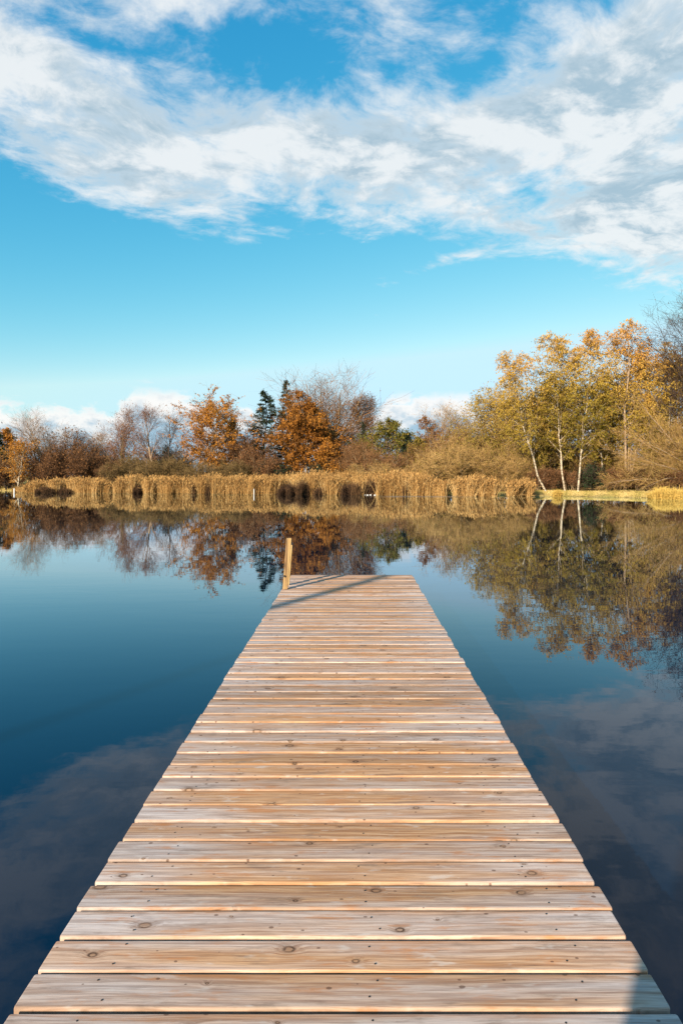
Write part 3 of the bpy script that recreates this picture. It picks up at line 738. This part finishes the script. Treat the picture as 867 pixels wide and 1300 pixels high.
for px_, Y_, top_, w_, sd_, lab_ in ((764, 75, 468, 30, 52, 'slim golden birch between the straight white birch and the fullest orange birch'),
                                     (848, 74, 452, 44, 53, 'slim golden-brown birch beside the tall dark bare tree'),
                                     (822, 72.5, 500, 34, 54, 'slim low birch under the thinner russet birch'),
                                     (675, 76, 500, 36, 55, 'slim yellow birch behind the fork of the leaning birch'),
                                     (858, 77, 432, 52, 56, 'tall golden birch between the thinner russet birch and the dark bare tree')):
    plant('birch_tree', 'birch', lab_, 'tree', px_, Y_, top_, w_, sd_, leaf=5000, ls=0.18, t0=0.18, n1=26, grad=(0.2, 0.75, 0.3, 0.95), r0=0.007)
# wide bare willow at the right: long tan limbs reaching out to the left and upward
def leaning_willow(px, Y, seed):
    rng = np.random.default_rng(seed)
    X = (px - CX) / F * Y; g = float(gz(X, Y)) - 0.1
    root = empty('willow_tree', (X, Y, g)); tag(root, 'wide bare tan willow sweeping long slanting limbs out over the bank', 'tree')
    n, k = 30, 10; tt = np.linspace(0, 1, k)
    P = np.zeros((n, k, 3)); R = np.zeros((n, k))
    for i in range(n):
        e = math.radians(rng.uniform(8, 62)); a = rng.normal(math.pi, 0.45)
        L = rng.uniform(7.0, 13.0) * (1.0 - 0.25 * (e > 0.9))
        bend = rng.uniform(-0.35, 0.05)
        ox = rng.uniform(-1.5, 1.5); oy = rng.normal(0, 0.8)
        s_ = tt * L
        P[i, :, 0] = ox + math.cos(a) * math.cos(e) * s_
        P[i, :, 1] = oy + math.sin(a) * math.cos(e) * s_
        P[i, :, 2] = np.maximum(0.1 + s_ * math.sin(e) + bend * s_ * tt + rng.uniform(0, 1.2), 0.15) * np.minimum(1, tt * 6)
        P[i, 1:] += np.cumsum(rng.normal(0, 0.05, (k - 1, 3)), 0)
        R[i] = rng.uniform(0.05, 0.10) * (1 - 0.85 * tt)
    B1, R1, _ = level(rng, P, R, 16, 0.12, 1, (0.25, 0.7), lambda p_, t: 2.8 * (1.2 - 0.7 * t), 5, 0.1, 0.1, 0.5, 0.012)
    B2, R2, _ = level(rng, B1, R1, 8, 0.1, 1, (0.3, 0.8), lambda p_, t: 1.2 * (1.2 - 0.6 * t), 4, 0.05, 0.12, 0.6, 0.011)
    B3, R3, _ = level(rng, B2, R2, 3, 0.1, 1, (0.3, 0.8), lambda p_, t: 0.55 + 0 * t, 3, 0.0, 0.15, 0.6, 0.011)
    Vt, Qt = tubes(P, R, 6); obj('trunk', mesh_np('limbs', Vt, Qt, smooth=True, mats=[M['pale_bark']]), root)
    Vr, Qr = merge([ribbons(b, r * 2, rng) for b, r in ((B1, R1), (B2, R2), (B3, R3))])
    tint = np.concatenate([np.repeat(np.clip(rng.normal(0.5, 0.25, len(b)), 0, 1), b.shape[1] * 2) for b in (B1, B2, B3)])
    obj('twigs', mesh_np('twigs', Vr, Qr, attr=tint, mats=[M['twig_tan']]), root)
    pts = B3.reshape(-1, 3)[rng.choice(len(B3) * 3, 5000)] + rng.normal(0, 0.08, (5000, 3))
    Vl, Ql = leaf_cards(rng, pts, 0.13, 0.5)
    obj('crown', mesh_np('crown', Vl, Ql, attr=np.repeat(rng.uniform(0.2, 0.9, 5000), 4), mats=[M['leaf_olive']]), root)
leaning_willow(905, 68.5, 61)

# --- shrubs between the reeds and the trees
sid = [200]
def shrubs(name, label, group, items, **kw):
    made = []
    rg = np.random.default_rng(sid[0])
    look = label
    for i, (px, Y, top, width, where) in enumerate(items):
        label = look + ' ' + where
        sid[0] += 1
        if i < 3:
            r_ = plant(name, 'shrub', label, 'shrub', px, Y, top, width, sid[0], group, **kw)
            X, Y_, g = r_.location; made.append((r_, CAMZ + (HY - top) / F * Y - g, width / F * Y))
            continue
        src, h0, w0 = made[int(rg.integers(3))]
        X = (px - CX) / F * Y; g = float(gz(X, Y)) - 0.12
        c = src.copy(); col.objects.link(c); c.location = (X, Y, g); c['label'] = label
        c.rotation_euler = (0, 0, float(rg.uniform(0, 6.28)))
        sw = width / F * Y / w0
        c.scale = (sw, sw, (CAMZ + (HY - top) / F * Y - g) / h0)
        for ch in src.children:
            d = ch.copy(); col.objects.link(d); d.parent = c
shrubs('russet_shrub', 'dark russet twiggy shrub', 'dark russet shrubs behind the left reeds',
       [(44, 95, 574, 34, 'under the bare twin-stemmed tree'), (66, 93, 566, 36, 'between the twin-stemmed tree and the thin russet tree'), (84, 96, 556, 40, 'taller than its neighbours, beside the thin russet tree'), (106, 94, 563, 36, 'under the thin russet tree'), (125, 96, 566, 34, 'under the small open bare tree'), (140, 92, 580, 30, 'where the first two reed beds part'), (14, 98, 578, 34, 'around the foot of the small orange birch'), (-8, 99, 572, 40, 'beside the dark low evergreen on the grassy bank'), (74, 104, 560, 44, 'deep behind the twin-stemmed tree'), (118, 106, 566, 44, 'deep behind the small open bare tree')],
       twig='twig_russet', bark='dark_bark', leafm='leaf_russet', leaf=1800, ls=0.2, tw=0.014)
shrubs('olive_shrub', 'low olive-brown shrub', 'olive-brown shrubs behind the reeds',
       [(150, 91, 584, 34, 'where the left reed bed ends'), (168, 93, 578, 34, 'under the widest pinkish bare tree'), (186, 91, 583, 36, 'between the two pinkish bare trees'), (206, 91, 580, 38, 'under the dark forked bare tree'), (226, 92, 582, 36, 'between the dark forked tree and the broad orange birch'), (246, 91, 586, 38, 'at the left foot of the broad orange birch'), (268, 91, 588, 38, 'under the broad orange birch'), (288, 91, 584, 36, 'before the short dark spruce'), (306, 90, 584, 30, 'beside the reddish slant-limbed tree'), (176, 99, 572, 50, 'deep behind the pinkish bare trees'), (232, 99, 574, 50, 'deep behind the dark forked tree'), (140, 100, 574, 44, 'deep behind the gap between the reed beds')],
       twig='twig_olive', bark='dark_bark', leafm='leaf_drab', leaf=1700, ls=0.15, tw=0.013)
shrubs('russet_shrub', 'reddish leafy shrub', 'reddish shrubs below the spruces',
       [(312, 93, 558, 30, 'under the reddish slant-limbed tree'), (330, 92, 566, 34, 'before the tall narrow spruce'), (346, 90, 578, 30, 'touching the great rust-orange tree')], twig='twig_russet', leafm='leaf_russet', leaf=2600, ls=0.18, tw=0.013)
shrubs('evergreen_shrub', 'dark green low shrub', 'dark green shrubs below the rust-orange tree',
       [(345, 91, 583, 30, 'at the left foot of the great rust-orange tree'), (362, 90, 588, 26, 'under the middle of the great rust-orange tree'), (408, 90, 587, 26, 'under the low golden-leaved tree'), (206, 100, 566, 26, 'behind the dark forked bare tree')], twig='twig_dark', bark='dark_bark', leafm='needle', leaf=3200, ls=0.2, tw=0.013)
shrubs('brown_shrub', 'rounded brown twiggy shrub', 'rounded brown shrubs mid bank',
       [(440, 92, 560, 40, 'beside the low golden-leaved tree'), (462, 90, 556, 42, 'before the russet upright tree'), (484, 88, 572, 40, 'before the rounded yellow-green tree'), (504, 88, 576, 34, 'before the narrow dark green conifer'), (436, 100, 556, 50, 'deep under the tallest bare tree')], twig='twig_brown', leafm='leaf_russet', leaf=1500, ls=0.14, tw=0.013, n3=5)
shrubs('willow_shrub', 'fine tan willow shrub', 'tan willow shrubs along the water',
       [(470, 82, 585, 52, 'behind the dark reed openings'), (508, 81, 588, 44, 'behind the tall middle reeds'), (546, 80, 578, 46, 'at the thin end of the long reed bed'), (566, 77, 569, 56, 'reaching the water between reed bed and reed clump'), (590, 78, 562, 54, 'behind the split reed clump'), (560, 84, 556, 54, 'deep behind the end of the long reed bed'), (612, 77, 566, 52, 'between the split reed clump and the short one'), (634, 76, 572, 46, 'behind the short reed clump'), (655, 75, 578, 42, 'at the tip of the grassy bank'), (600, 84, 546, 60, 'deep below the brown bare thicket tree')],
       twig='twig_tan', leafm='leaf_olive', leaf=1300, ls=0.12, n3=6, n1=8, tw=0.012)
shrubs('brown_shrub', 'brown bare shrub', 'brown shrubs behind the tan willows',
       [(545, 91, 548, 46, 'under the pinkish-brown rounded tree'), (570, 90, 540, 50, 'under the pale golden bare tree'), (596, 88, 536, 50, 'under the brown bare thicket tree'), (626, 85, 545, 56, 'under the olive-gold willow'), (656, 84, 552, 54, 'under the pale gold willow'), (528, 92, 566, 36, 'before the pale green-gold bushy tree')], twig='twig_brown', leafm='leaf_olive', leaf=1800, ls=0.15, tw=0.013, n3=5)
shrubs('golden_shrub', 'golden-olive shrub', 'golden-olive shrubs under the birches',
       [(645, 79, 556, 50, 'under the pale gold drooping willow'), (672, 78, 560, 48, 'behind the leaning birch trunk'), (702, 80, 558, 50, 'between the leaning and the upright birch'), (728, 80, 562, 46, 'between the two upright birches'), (756, 79, 566, 50, 'behind the dark rounded evergreen shrub'), (776, 78, 572, 46, 'left under the fullest orange birch'), (806, 77, 560, 56, 'under the thinner russet birch'), (840, 75, 556, 60, 'under the wide leaning willow limbs'), (868, 72, 560, 56, 'beside the tall dark bare tree')], twig='twig_tan', leafm='leaf_olive', leaf=3200, ls=0.15, tw=0.012)
shrubs('russet_shrub', 'low russet undergrowth shrub', 'russet undergrowth on the right bank',
       [(680, 74.5, 592, 30, 'at the foot of the leaning birch'), (700, 75, 594, 24, 'between the leaning and upright birch trunks'), (770, 73, 590, 28, 'beside the dark rounded evergreen shrub'), (790, 72.5, 592, 30, 'under the fullest orange birch'), (812, 71, 594, 30, 'under the tips of the wide willow limbs'), (832, 69, 596, 30, 'behind the yellow sedge tussock'), (858, 66.5, 597, 32, 'below the tall dark bare tree'), (724, 76, 590, 30, 'between the two upright birch trunks')], twig='twig_russet', leafm='leaf_russet', leaf=1500, ls=0.13, tw=0.011)
plant('evergreen_shrub', 'shrub', 'dark rounded evergreen shrub right of the straight white birch trunk', 'shrub', 754, 73, 590, 36, 300, twig='twig_dark', bark='dark_bark', leafm='needle', leaf=4500, ls=0.18, tw=0.013)

# --- the belt of trees and shrubs goes on past both ends of the view
rg = np.random.default_rng(400)
def carry_on(kinds, azs, rad, label, group, cat):
    src = [o for o in col.objects if o.parent is None and o.name.split('.')[0] in kinds]
    for a_ in azs:
        o = src[int(rg.integers(len(src)))]
        r_ = float(shore(a_)) + rg.uniform(*rad)
        X, Y = r_ * math.sin(a_), r_ * math.cos(a_)
        c = o.copy(); col.objects.link(c); c.location = (X, Y, float(gz(X, Y)) - 0.12); c.rotation_euler = (0, 0, float(rg.uniform(0, 6.28)))
        c['label'] = label; c['category'] = cat; c['group'] = group
        for ch in o.children:
            d = ch.copy(); col.objects.link(d); d.parent = c
carry_on(('bare_alder', 'russet_tree', 'bare_tree', 'maple_tree', 'beech_tree'), np.linspace(-0.60, -1.15, 13), (6, 16), 'autumn tree on the bank beyond the small orange birch', 'trees beyond the left end of the reeds', 'tree')
carry_on(('russet_shrub', 'olive_shrub', 'brown_shrub'), np.linspace(-0.57, -1.15, 20), (3, 7), 'brown shrub on the bank beyond the small orange birch', 'shrubs beyond the left end of the reeds', 'shrub')
carry_on(('birch_tree', 'willow_tree', 'russet_tree'), np.linspace(0.62, 1.15, 10), (7, 16), 'golden tree on the bank beyond the tall dark bare tree', 'trees beyond the right end of the bank', 'tree')
carry_on(('golden_shrub', 'willow_shrub'), np.linspace(0.64, 1.15, 12), (4, 7), 'tan shrub on the bank beyond the tall dark bare tree', 'shrubs beyond the right end of the bank', 'shrub')

# --- reeds
def reeds(name, label, px0, px1, front, htop, count, seed, depth=5.0, bays=(), mat='reed', wide=0.035, plume=True, gaps=()):
    """a bed of reeds whose front edge runs along `front` (photo x -> waterline y); bays are (x0, x1, metres back)"""
    rng = np.random.default_rng(seed)
    fx = np.array([a for a, _ in front]); fY = np.array([CAMZ * F / (b - HY) for _, b in front])
    px = rng.uniform(px0, px1, count)
    g5, g2r = rng.normal(0, 1, 400), rng.normal(0, 1, 1200)
    hn5, hn2 = rng.normal(0, 1, 400), rng.normal(0, 1, 1200)
    def wave(tab, step): return np.interp((px - px0) / step, np.arange(len(tab)), tab)
    Yf = np.interp(px, fx, fY) + 0.45 * wave(g5, 7.0) + 0.10 * wave(g2r, 2.3)
    back = np.zeros(count)
    for a, b, dd in bays:
        back = np.where((px > a) & (px < b), dd * np.clip(np.minimum(px - a, b - px) / 2.0, 0, 1), back)
    back *= np.where(rng.uniform(0, 1, count) < 0.05, rng.uniform(0, 0.6, count), 1.0) * np.clip(1.0 + 0.25 * wave(g2r, 1.7), 0.5, 1.4)
    dep = rng.uniform(0, 1, count) ** 1.6 * depth
    Y = Yf + back + dep
    keep = np.ones(count, bool)
    for a, b in gaps: keep &= ~((px > a) & (px < b))
    px, Y, Yf, dep = px[keep], Y[keep], Yf[keep], dep[keep]; n = len(px)
    X = (px - CX) / F * Yf * (Y / Yf) ** 0.0
    X = (px - CX) / F * Yf + (Y - Yf) * rng.normal((px0 + px1) / 2 / F - CX / F, 0.05, n)
    z0 = np.minimum(gz(X, Y), 0.5) - 0.08
    hx = np.array([a for a, _ in htop]); hy = np.array([b for _, b in htop])
    H = np.interp(px, hx, hy) * 0.76 * (0.74 + 0.10 * wave(hn5, 8.0) + 0.07 * wave(hn2, 2.1) + 0.22 * np.clip(dep / depth, 0, 1) + rng.normal(0, 0.13, n))
    H = np.maximum(H, 0.5)
    lean = rng.normal(0, 0.15, (n, 2)) * rng.choice([1.0, 1.0, 1.0, 2.6], n)[:, None] + np.array([0.05, 0.0])
    k = 4; tt = np.linspace(0, 1, k)
    P = np.empty((n, k, 3))
    P[:, :, 0] = X[:, None] + lean[:, :1] * H[:, None] * tt ** 1.8; P[:, :, 1] = Y[:, None] + lean[:, 1:] * H[:, None] * tt ** 1.8
    P[:, :, 2] = z0[:, None] + (H[:, None] - z0[:, None]) * tt
    Wd = np.outer(rng.uniform(0.7, 1.4, n) * wide, np.array([1, 0.9, 0.7, 0.3]))
    Va, Qa = ribbons(P, Wd, rng)
    base = np.clip(rng.normal(0.50, 0.24, n) + 0.17 * wave(hn5, 6.0), 0, 1)
    ta = np.repeat(base, k * 2)
    # long leaves
    li = np.arange(n); f = rng.uniform(0.25, 0.85, len(li))[:, None]
    st = P[li, 0] * (1 - f) + P[li, -1] * f
    d = rng.normal(size=(len(li), 3)); d[:, 2] = np.abs(d[:, 2]) * 0.8 + 0.4; d = nrm(d)
    L = rng.uniform(0.35, 0.75, len(li))[:, None]
    PL = np.stack((st, st + d * L * 0.55, st + d * L + np.array([0, 0, -0.12])), 1)
    Vb_, Qb_ = ribbons(PL, np.tile(np.array([wide * 0.9, wide * 0.8, wide * 0.15]), (len(li), 1)), rng)
    tb = np.repeat(np.clip(base[li] + rng.normal(0, 0.15, len(li)), 0, 1), 6)
    parts, tints = [(Va, Qa), (Vb_, Qb_)], [ta, tb]
    if plume:
        tip = P[:, -1] + np.stack((rng.normal(0.05, 0.03, n), rng.normal(0, 0.03, n), rng.uniform(-0.05, 0.05, n)), 1)
        Vc, Qc = leaf_cards(rng, tip, 0.26, 0.38, 0.0, along=np.tile([[0.25, 0, 1.0]], (n, 1)))
        parts.append((Vc, Qc)); tints.append(np.repeat(np.clip(base * 0.45 + rng.uniform(-0.1, 0.15, n), 0, 1), 4))
    V, Q = merge(parts)
    o = obj(name, mesh_np(name, V, Q, attr=np.concatenate(tints), mats=[M[mat]]))
    tag(o, label, 'reeds', kind='stuff')
    stats.append((name, len(Q) * 2))
reeds('reed_bed', 'dry golden reed bed standing alone at the left by the small birch', 30, 139, [(30, 625.6), (140, 626.2)],
      [(30, 1.3), (36, 1.9), (60, 2.1), (100, 2.3), (130, 2.2), (139, 1.7)], 6500, 1, 6.0, bays=[(46, 66, 2.6), (74, 90, 2.0)])
reeds('reed_bed', 'dry golden reed bed with narrow dark openings below the pinkish bare trees', 144, 292, [(144, 626.2), (292, 627.2)],
      [(144, 2.2), (160, 2.7), (200, 2.6), (250, 2.6), (292, 2.7)], 10000, 2, 6.0, bays=[(169, 183, 5.0), (194, 201, 5.0), (243, 247, 5.0), (262, 266, 5.0)])
reeds('reed_bed', 'long tall golden reed bed below the great rust-orange tree', 290, 566, [(290, 627.2), (450, 628.2), (566, 629.6)],
      [(290, 2.7), (340, 2.9), (400, 3.1), (450, 3.3), (500, 3.3), (540, 3.1), (566, 2.6)], 18500, 3, 9.0,
      bays=[(354, 374, 5.0), (377, 394, 4.0), (398, 412, 3.0), (434, 456, 6.0), (461, 477, 6.0), (489, 492, 4.0), (514, 517, 4.0)])
reeds('reed_clump', 'pale golden reed clump split by a dark gap before the tan willows', 577, 628, [(577, 630.2), (628, 630.6)], [(577, 2.1), (600, 2.5), (620, 2.4), (628, 2.2)],
      3600, 4, 2.0, gaps=[(592, 594.5), (614, 616)])
reeds('reed_clump', 'short golden reed clump next to the tip of the grassy bank', 645, 675, [(645, 630.4), (675, 630.0)], [(645, 2.0), (660, 2.2), (675, 1.9)], 2000, 5, 2.0)
reeds('sedge_tussock', 'rounded yellow sedge tussock at the water edge of the right bank', 823, 872, [(823, 633.2), (872, 635.0)], [(823, 0.7), (832, 1.3), (850, 1.55), (866, 1.2), (872, 0.8)],
      2600, 6, 2.0, mat='sedge', wide=0.03, plume=False)
reeds('sedge_tussock', 'small straw tuft on the tip of the grassy right bank', 702, 712, [(702, 631.0), (712, 631.0)], [(702, 0.7), (707, 1.1), (712, 0.8)], 500, 7, 0.8, mat='sedge', wide=0.025, plume=False)
reeds('sedge_tussock', 'small brown sedge tuft beside the foot of the small birch', 17, 29, [(17, 624.6), (29, 625.2)], [(17, 0.9), (23, 1.3), (29, 0.9)], 600, 8, 1.0, plume=False)

for k_, (a_, b_, yw, h_, n_, lab_) in enumerate((  # darker brown stalks filling the bays and the foot of the left bed
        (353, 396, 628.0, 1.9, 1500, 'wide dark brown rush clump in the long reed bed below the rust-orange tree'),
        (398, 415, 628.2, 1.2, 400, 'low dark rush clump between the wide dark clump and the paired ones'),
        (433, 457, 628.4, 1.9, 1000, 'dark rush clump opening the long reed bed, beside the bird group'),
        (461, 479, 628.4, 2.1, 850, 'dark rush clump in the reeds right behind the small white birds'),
        (45, 92, 625.9, 1.05, 1200, 'low dark stalks along the foot of the left reed bed'),
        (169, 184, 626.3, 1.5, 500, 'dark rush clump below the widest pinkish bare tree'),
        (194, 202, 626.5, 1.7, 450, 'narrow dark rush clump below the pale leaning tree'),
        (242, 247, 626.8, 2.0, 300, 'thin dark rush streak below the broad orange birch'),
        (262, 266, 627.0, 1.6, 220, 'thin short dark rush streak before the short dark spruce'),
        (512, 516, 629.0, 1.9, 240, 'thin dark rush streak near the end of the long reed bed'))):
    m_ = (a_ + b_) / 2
    reeds('stalk_clump', lab_, a_, b_, [(a_, yw), (b_, yw)], [(a_, h_ * 0.55), (a_ + (b_ - a_) * 0.2, h_ * 1.0), (b_ - (b_ - a_) * 0.25, h_ * 1.05), (b_, h_ * 0.6)], n_, 40 + k_, 1.2, mat='stalk', plume=False)

# --- short grass on the two open banks
def grass(label, pxr, dr, count, seed, h):
    rng = np.random.default_rng(seed)
    px = rng.uniform(*pxr, count); a = np.arctan((px - CX) / F)
    r = shore(a) + dr[0] + (dr[1] - dr[0]) * rng.uniform(0, 1, count) ** 1.3
    X, Y = r * np.sin(a), r * np.cos(a); Z = gz(X, Y) - 0.01
    d = rng.normal(0, 0.5, (count, 3)); d[:, 2] = 1; d = nrm(d) * (h * rng.uniform(0.5, 1.4, count))[:, None]
    P = np.stack((np.stack((X, Y, Z), 1), np.stack((X, Y, Z), 1) + d * 0.6, np.stack((X, Y, Z), 1) + d + np.array([0.02, 0, -0.01])), 1)
    V, Q = ribbons(P, np.tile([0.035, 0.03, 0.006], (count, 1)), rng)
    t = np.clip(0.5 + 0.25 * np.sin(px * 0.2) + rng.normal(0, 0.22, count), 0, 1)
    o = obj('grass', mesh_np('grass', V, Q, attr=np.repeat(t, 6), mats=[M['grass']])); tag(o, label, 'grass', kind='stuff')
grass('pale dry grass along the low right bank below the birches', (672, 900), (0.05, 6.5), 13000, 71, 0.16)
grass('thin green-gold grass on the left bank by the small birch', (-30, 40), (0.05, 6.0), 5000, 72, 0.16)

# --- far wood closing the view behind the tree belt
rng = np.random.default_rng(90)
nt = 400
a = np.linspace(-1.15, 1.15, nt) + rng.normal(0, 0.004, nt); r = rng.uniform(128, 165, nt)
hh = rng.uniform(6.5, 10.0, nt) * (1 + 0.15 * np.sin(a * 23))
parts, tints = [], []
X, Y = r * np.sin(a), r * np.cos(a); Z = gz(X, Y)
tt = np.linspace(0, 1, 5)
P = np.zeros((nt, 5, 3)); P[:, :, 0] = X[:, None]; P[:, :, 1] = Y[:, None]; P[:, :, 2] = Z[:, None] - 0.2 + hh[:, None] * tt
P[:, 1:, :2] += rng.normal(0, 0.25, (nt, 4, 2))
R = 0.14 * (1 - 0.85 * tt)[None] * np.ones((nt, 1))
B1, R1, _ = level(rng, P, R, 11, 0.1, 1, (0.4, 1.0), lambda p_, t: 2.4 * (1.2 - 0.7 * t), 4, 0.3, 0.12, 0.5, 0.02)
B2, R2, _ = level(rng, B1, R1, 4, 0.1, 1, (0.4, 1.0), lambda p_, t: 1.3 + 0 * t, 3, 0.2, 0.12, 0.5, 0.022)
Vp, Qp = ribbons(B2, R2 * 2.2, rng); Vq, Qq = ribbons(B1, R1 * 2, rng); Vs, Qs = tubes(P, R, 4)
pts = B2.reshape(-1, 3)[rng.choice(len(B2) * 3, 22000)] + rng.normal(0, 0.3, (22000, 3))
Vl, Ql = leaf_cards(rng, pts, 0.42, 0.6)
V, Q = merge([(Vp, Qp), (Vq, Qq), (Vs, Qs), (Vl, Ql)])
o = obj('far_wood', mesh_np('far_wood', V, Q, attr=rng.uniform(0, 1, len(V)), mats=[M['twig_russet']])); tag(o, 'brown far-off wood seen through gaps in the tree belt', 'wood', kind='stuff')

# --- behind the lens: a bare alder on the home bank whose shadow crosses the deck, and a pile added for its corner shadow
def alder_behind(X, Y, H, seed):
    rng = np.random.default_rng(seed)
    g = float(gz(X, Y)) - 0.15
    root = empty('bare_alder', (X, Y, g)); tag(root, 'slim bare alder on the near bank behind the dock', 'tree')
    tt = np.linspace(0, 1, 9)
    P = np.zeros((1, 9, 3)); P[0, :, 2] = tt * H; P[0, 1:, :2] = np.cumsum(rng.normal(0, 0.035, (8, 2)), 0)
    R = (0.15 * (1 - 0.5 * tt))[None]
    B1, R1, _ = level(rng, P, R, 8, 0.93, 1, (0.4, 0.8), lambda p_, t: 1.2 + 0 * t, 5, 0.3, 0.1, 0.5, 0.01)
    Vt, Qt = merge([tubes(P, R, 10), tubes(B1, R1, 5)]); obj('trunk', mesh_np('trunk', Vt, Qt, smooth=True, mats=[M['grey_bark']]), root)
    B2, R2, _ = level(rng, B1, R1, 6, 0.2, 1, (0.4, 0.8), lambda p_, t: 0.5 + 0 * t, 3, 0.2, 0.1, 0.5, 0.006)
    Vr, Qr = ribbons(B2, R2 * 2, rng); obj('twigs', mesh_np('twigs', Vr, Qr, attr=np.full(len(Vr), 0.5), mats=[M['twig_dark']]), root)
alder_behind(-0.976 - 0.629 * 16, 7.95 - 16, 11.5, 95)
Vp, Qp = tubes(np.array([[[0, 0, -2.6], [0, 0, 0], [0.01, 0, 1.2], [0.02, 0.01, 2.38], [0.02, 0.01, 2.42]]]), np.array([[0.15, 0.15, 0.148, 0.145, 0.13]]), 20)  # added stand-in for the figure at the lens whose shadow reaches the deck
Tp = np.array([[80, 80 + j, 80 + j + 1] for j in range(1, 19)])
o = obj('shadow_pile', mesh_np('shadow_pile', Vp, Qp, Tp, smooth=True, mats=[M['beam']]), None, (-1.22, -1.62, 0.35))
tag(o, 'thick round timber pile added out of view to cast a shadow on the near deck corner', 'pile')

# --- small things on the far water edge
def white_post(px, py_top, py_bot, label, w):
    Y = CAMZ * F / (py_bot - HY); X = (px - CX) / F * Y
    ztop = CAMZ + (HY - py_top) / F * Y; zb = float(gz(X, Y)) - 0.3
    Vp, Qp = tubes(np.array([[[0, 0, zb], [0, 0, (zb + ztop) / 2], [0.01, 0, ztop - 0.02], [0.01, 0, ztop]]]), np.array([[w, w, w, w * 0.6]]), 10)
    Tp = np.array([[30, 30 + j, 31 + j] for j in range(1, 9)])
    o = obj('marker_post', mesh_np('marker_post', Vp, Qp, Tp, smooth=True, mats=[M['white']]), None, (X, Y, 0)); tag(o, label, 'post')
white_post(322.5, 620.5, 627.9, 'thin white pole standing in the water before the long reed bed', 0.045)
white_post(18.5, 620.0, 625.8, 'short white post at the water edge by the small orange birch', 0.07)
def bird(px, py, seed, face):
    Y = CAMZ * F / (py - HY); X = (px - CX) / F * Y
    sp = 0.48 * np.array([(-0.27, 0.10), (-0.20, 0.075), (-0.10, 0.055), (0.02, 0.05), (0.11, 0.07), (0.155, 0.12), (0.165, 0.18), (0.175, 0.225), (0.205, 0.245), (0.245, 0.235), (0.29, 0.225)])
    rr_ = 0.48 * np.array([0.012, 0.055, 0.095, 0.105, 0.085, 0.05, 0.033, 0.036, 0.040, 0.022, 0.008])
    P = np.zeros((1, len(sp), 3)); P[0, :, 0] = sp[:, 0] * face; P[0, :, 2] = sp[:, 1]
    Vp, Qp = tubes(P, rr_[None], 10)
    n_ = len(Vp); Tp = np.array([[0, j, j + 1] for j in range(1, 9)] + [[n_ - 10, n_ - 10 + j, n_ - 9 + j] for j in range(1, 9)])
    o = obj('water_bird', mesh_np('water_bird', Vp, Qp, Tp, smooth=True, mats=[M['feather']]), None, (X, Y, -0.02))
    tag(o, 'small white water bird floating before a dark opening in the long reed bed', 'bird', 'white water birds by the reeds')
for i, (px, f_) in enumerate(((463.2, 1), (466.4, -1), (470.2, 1), (475.6, 1))):
    bird(px, 628.4 + 0.15 * i % 0.3, i, f_)
print('TRIS', sum(s[1] for s in stats), 'objects', len(bpy.data.objects))
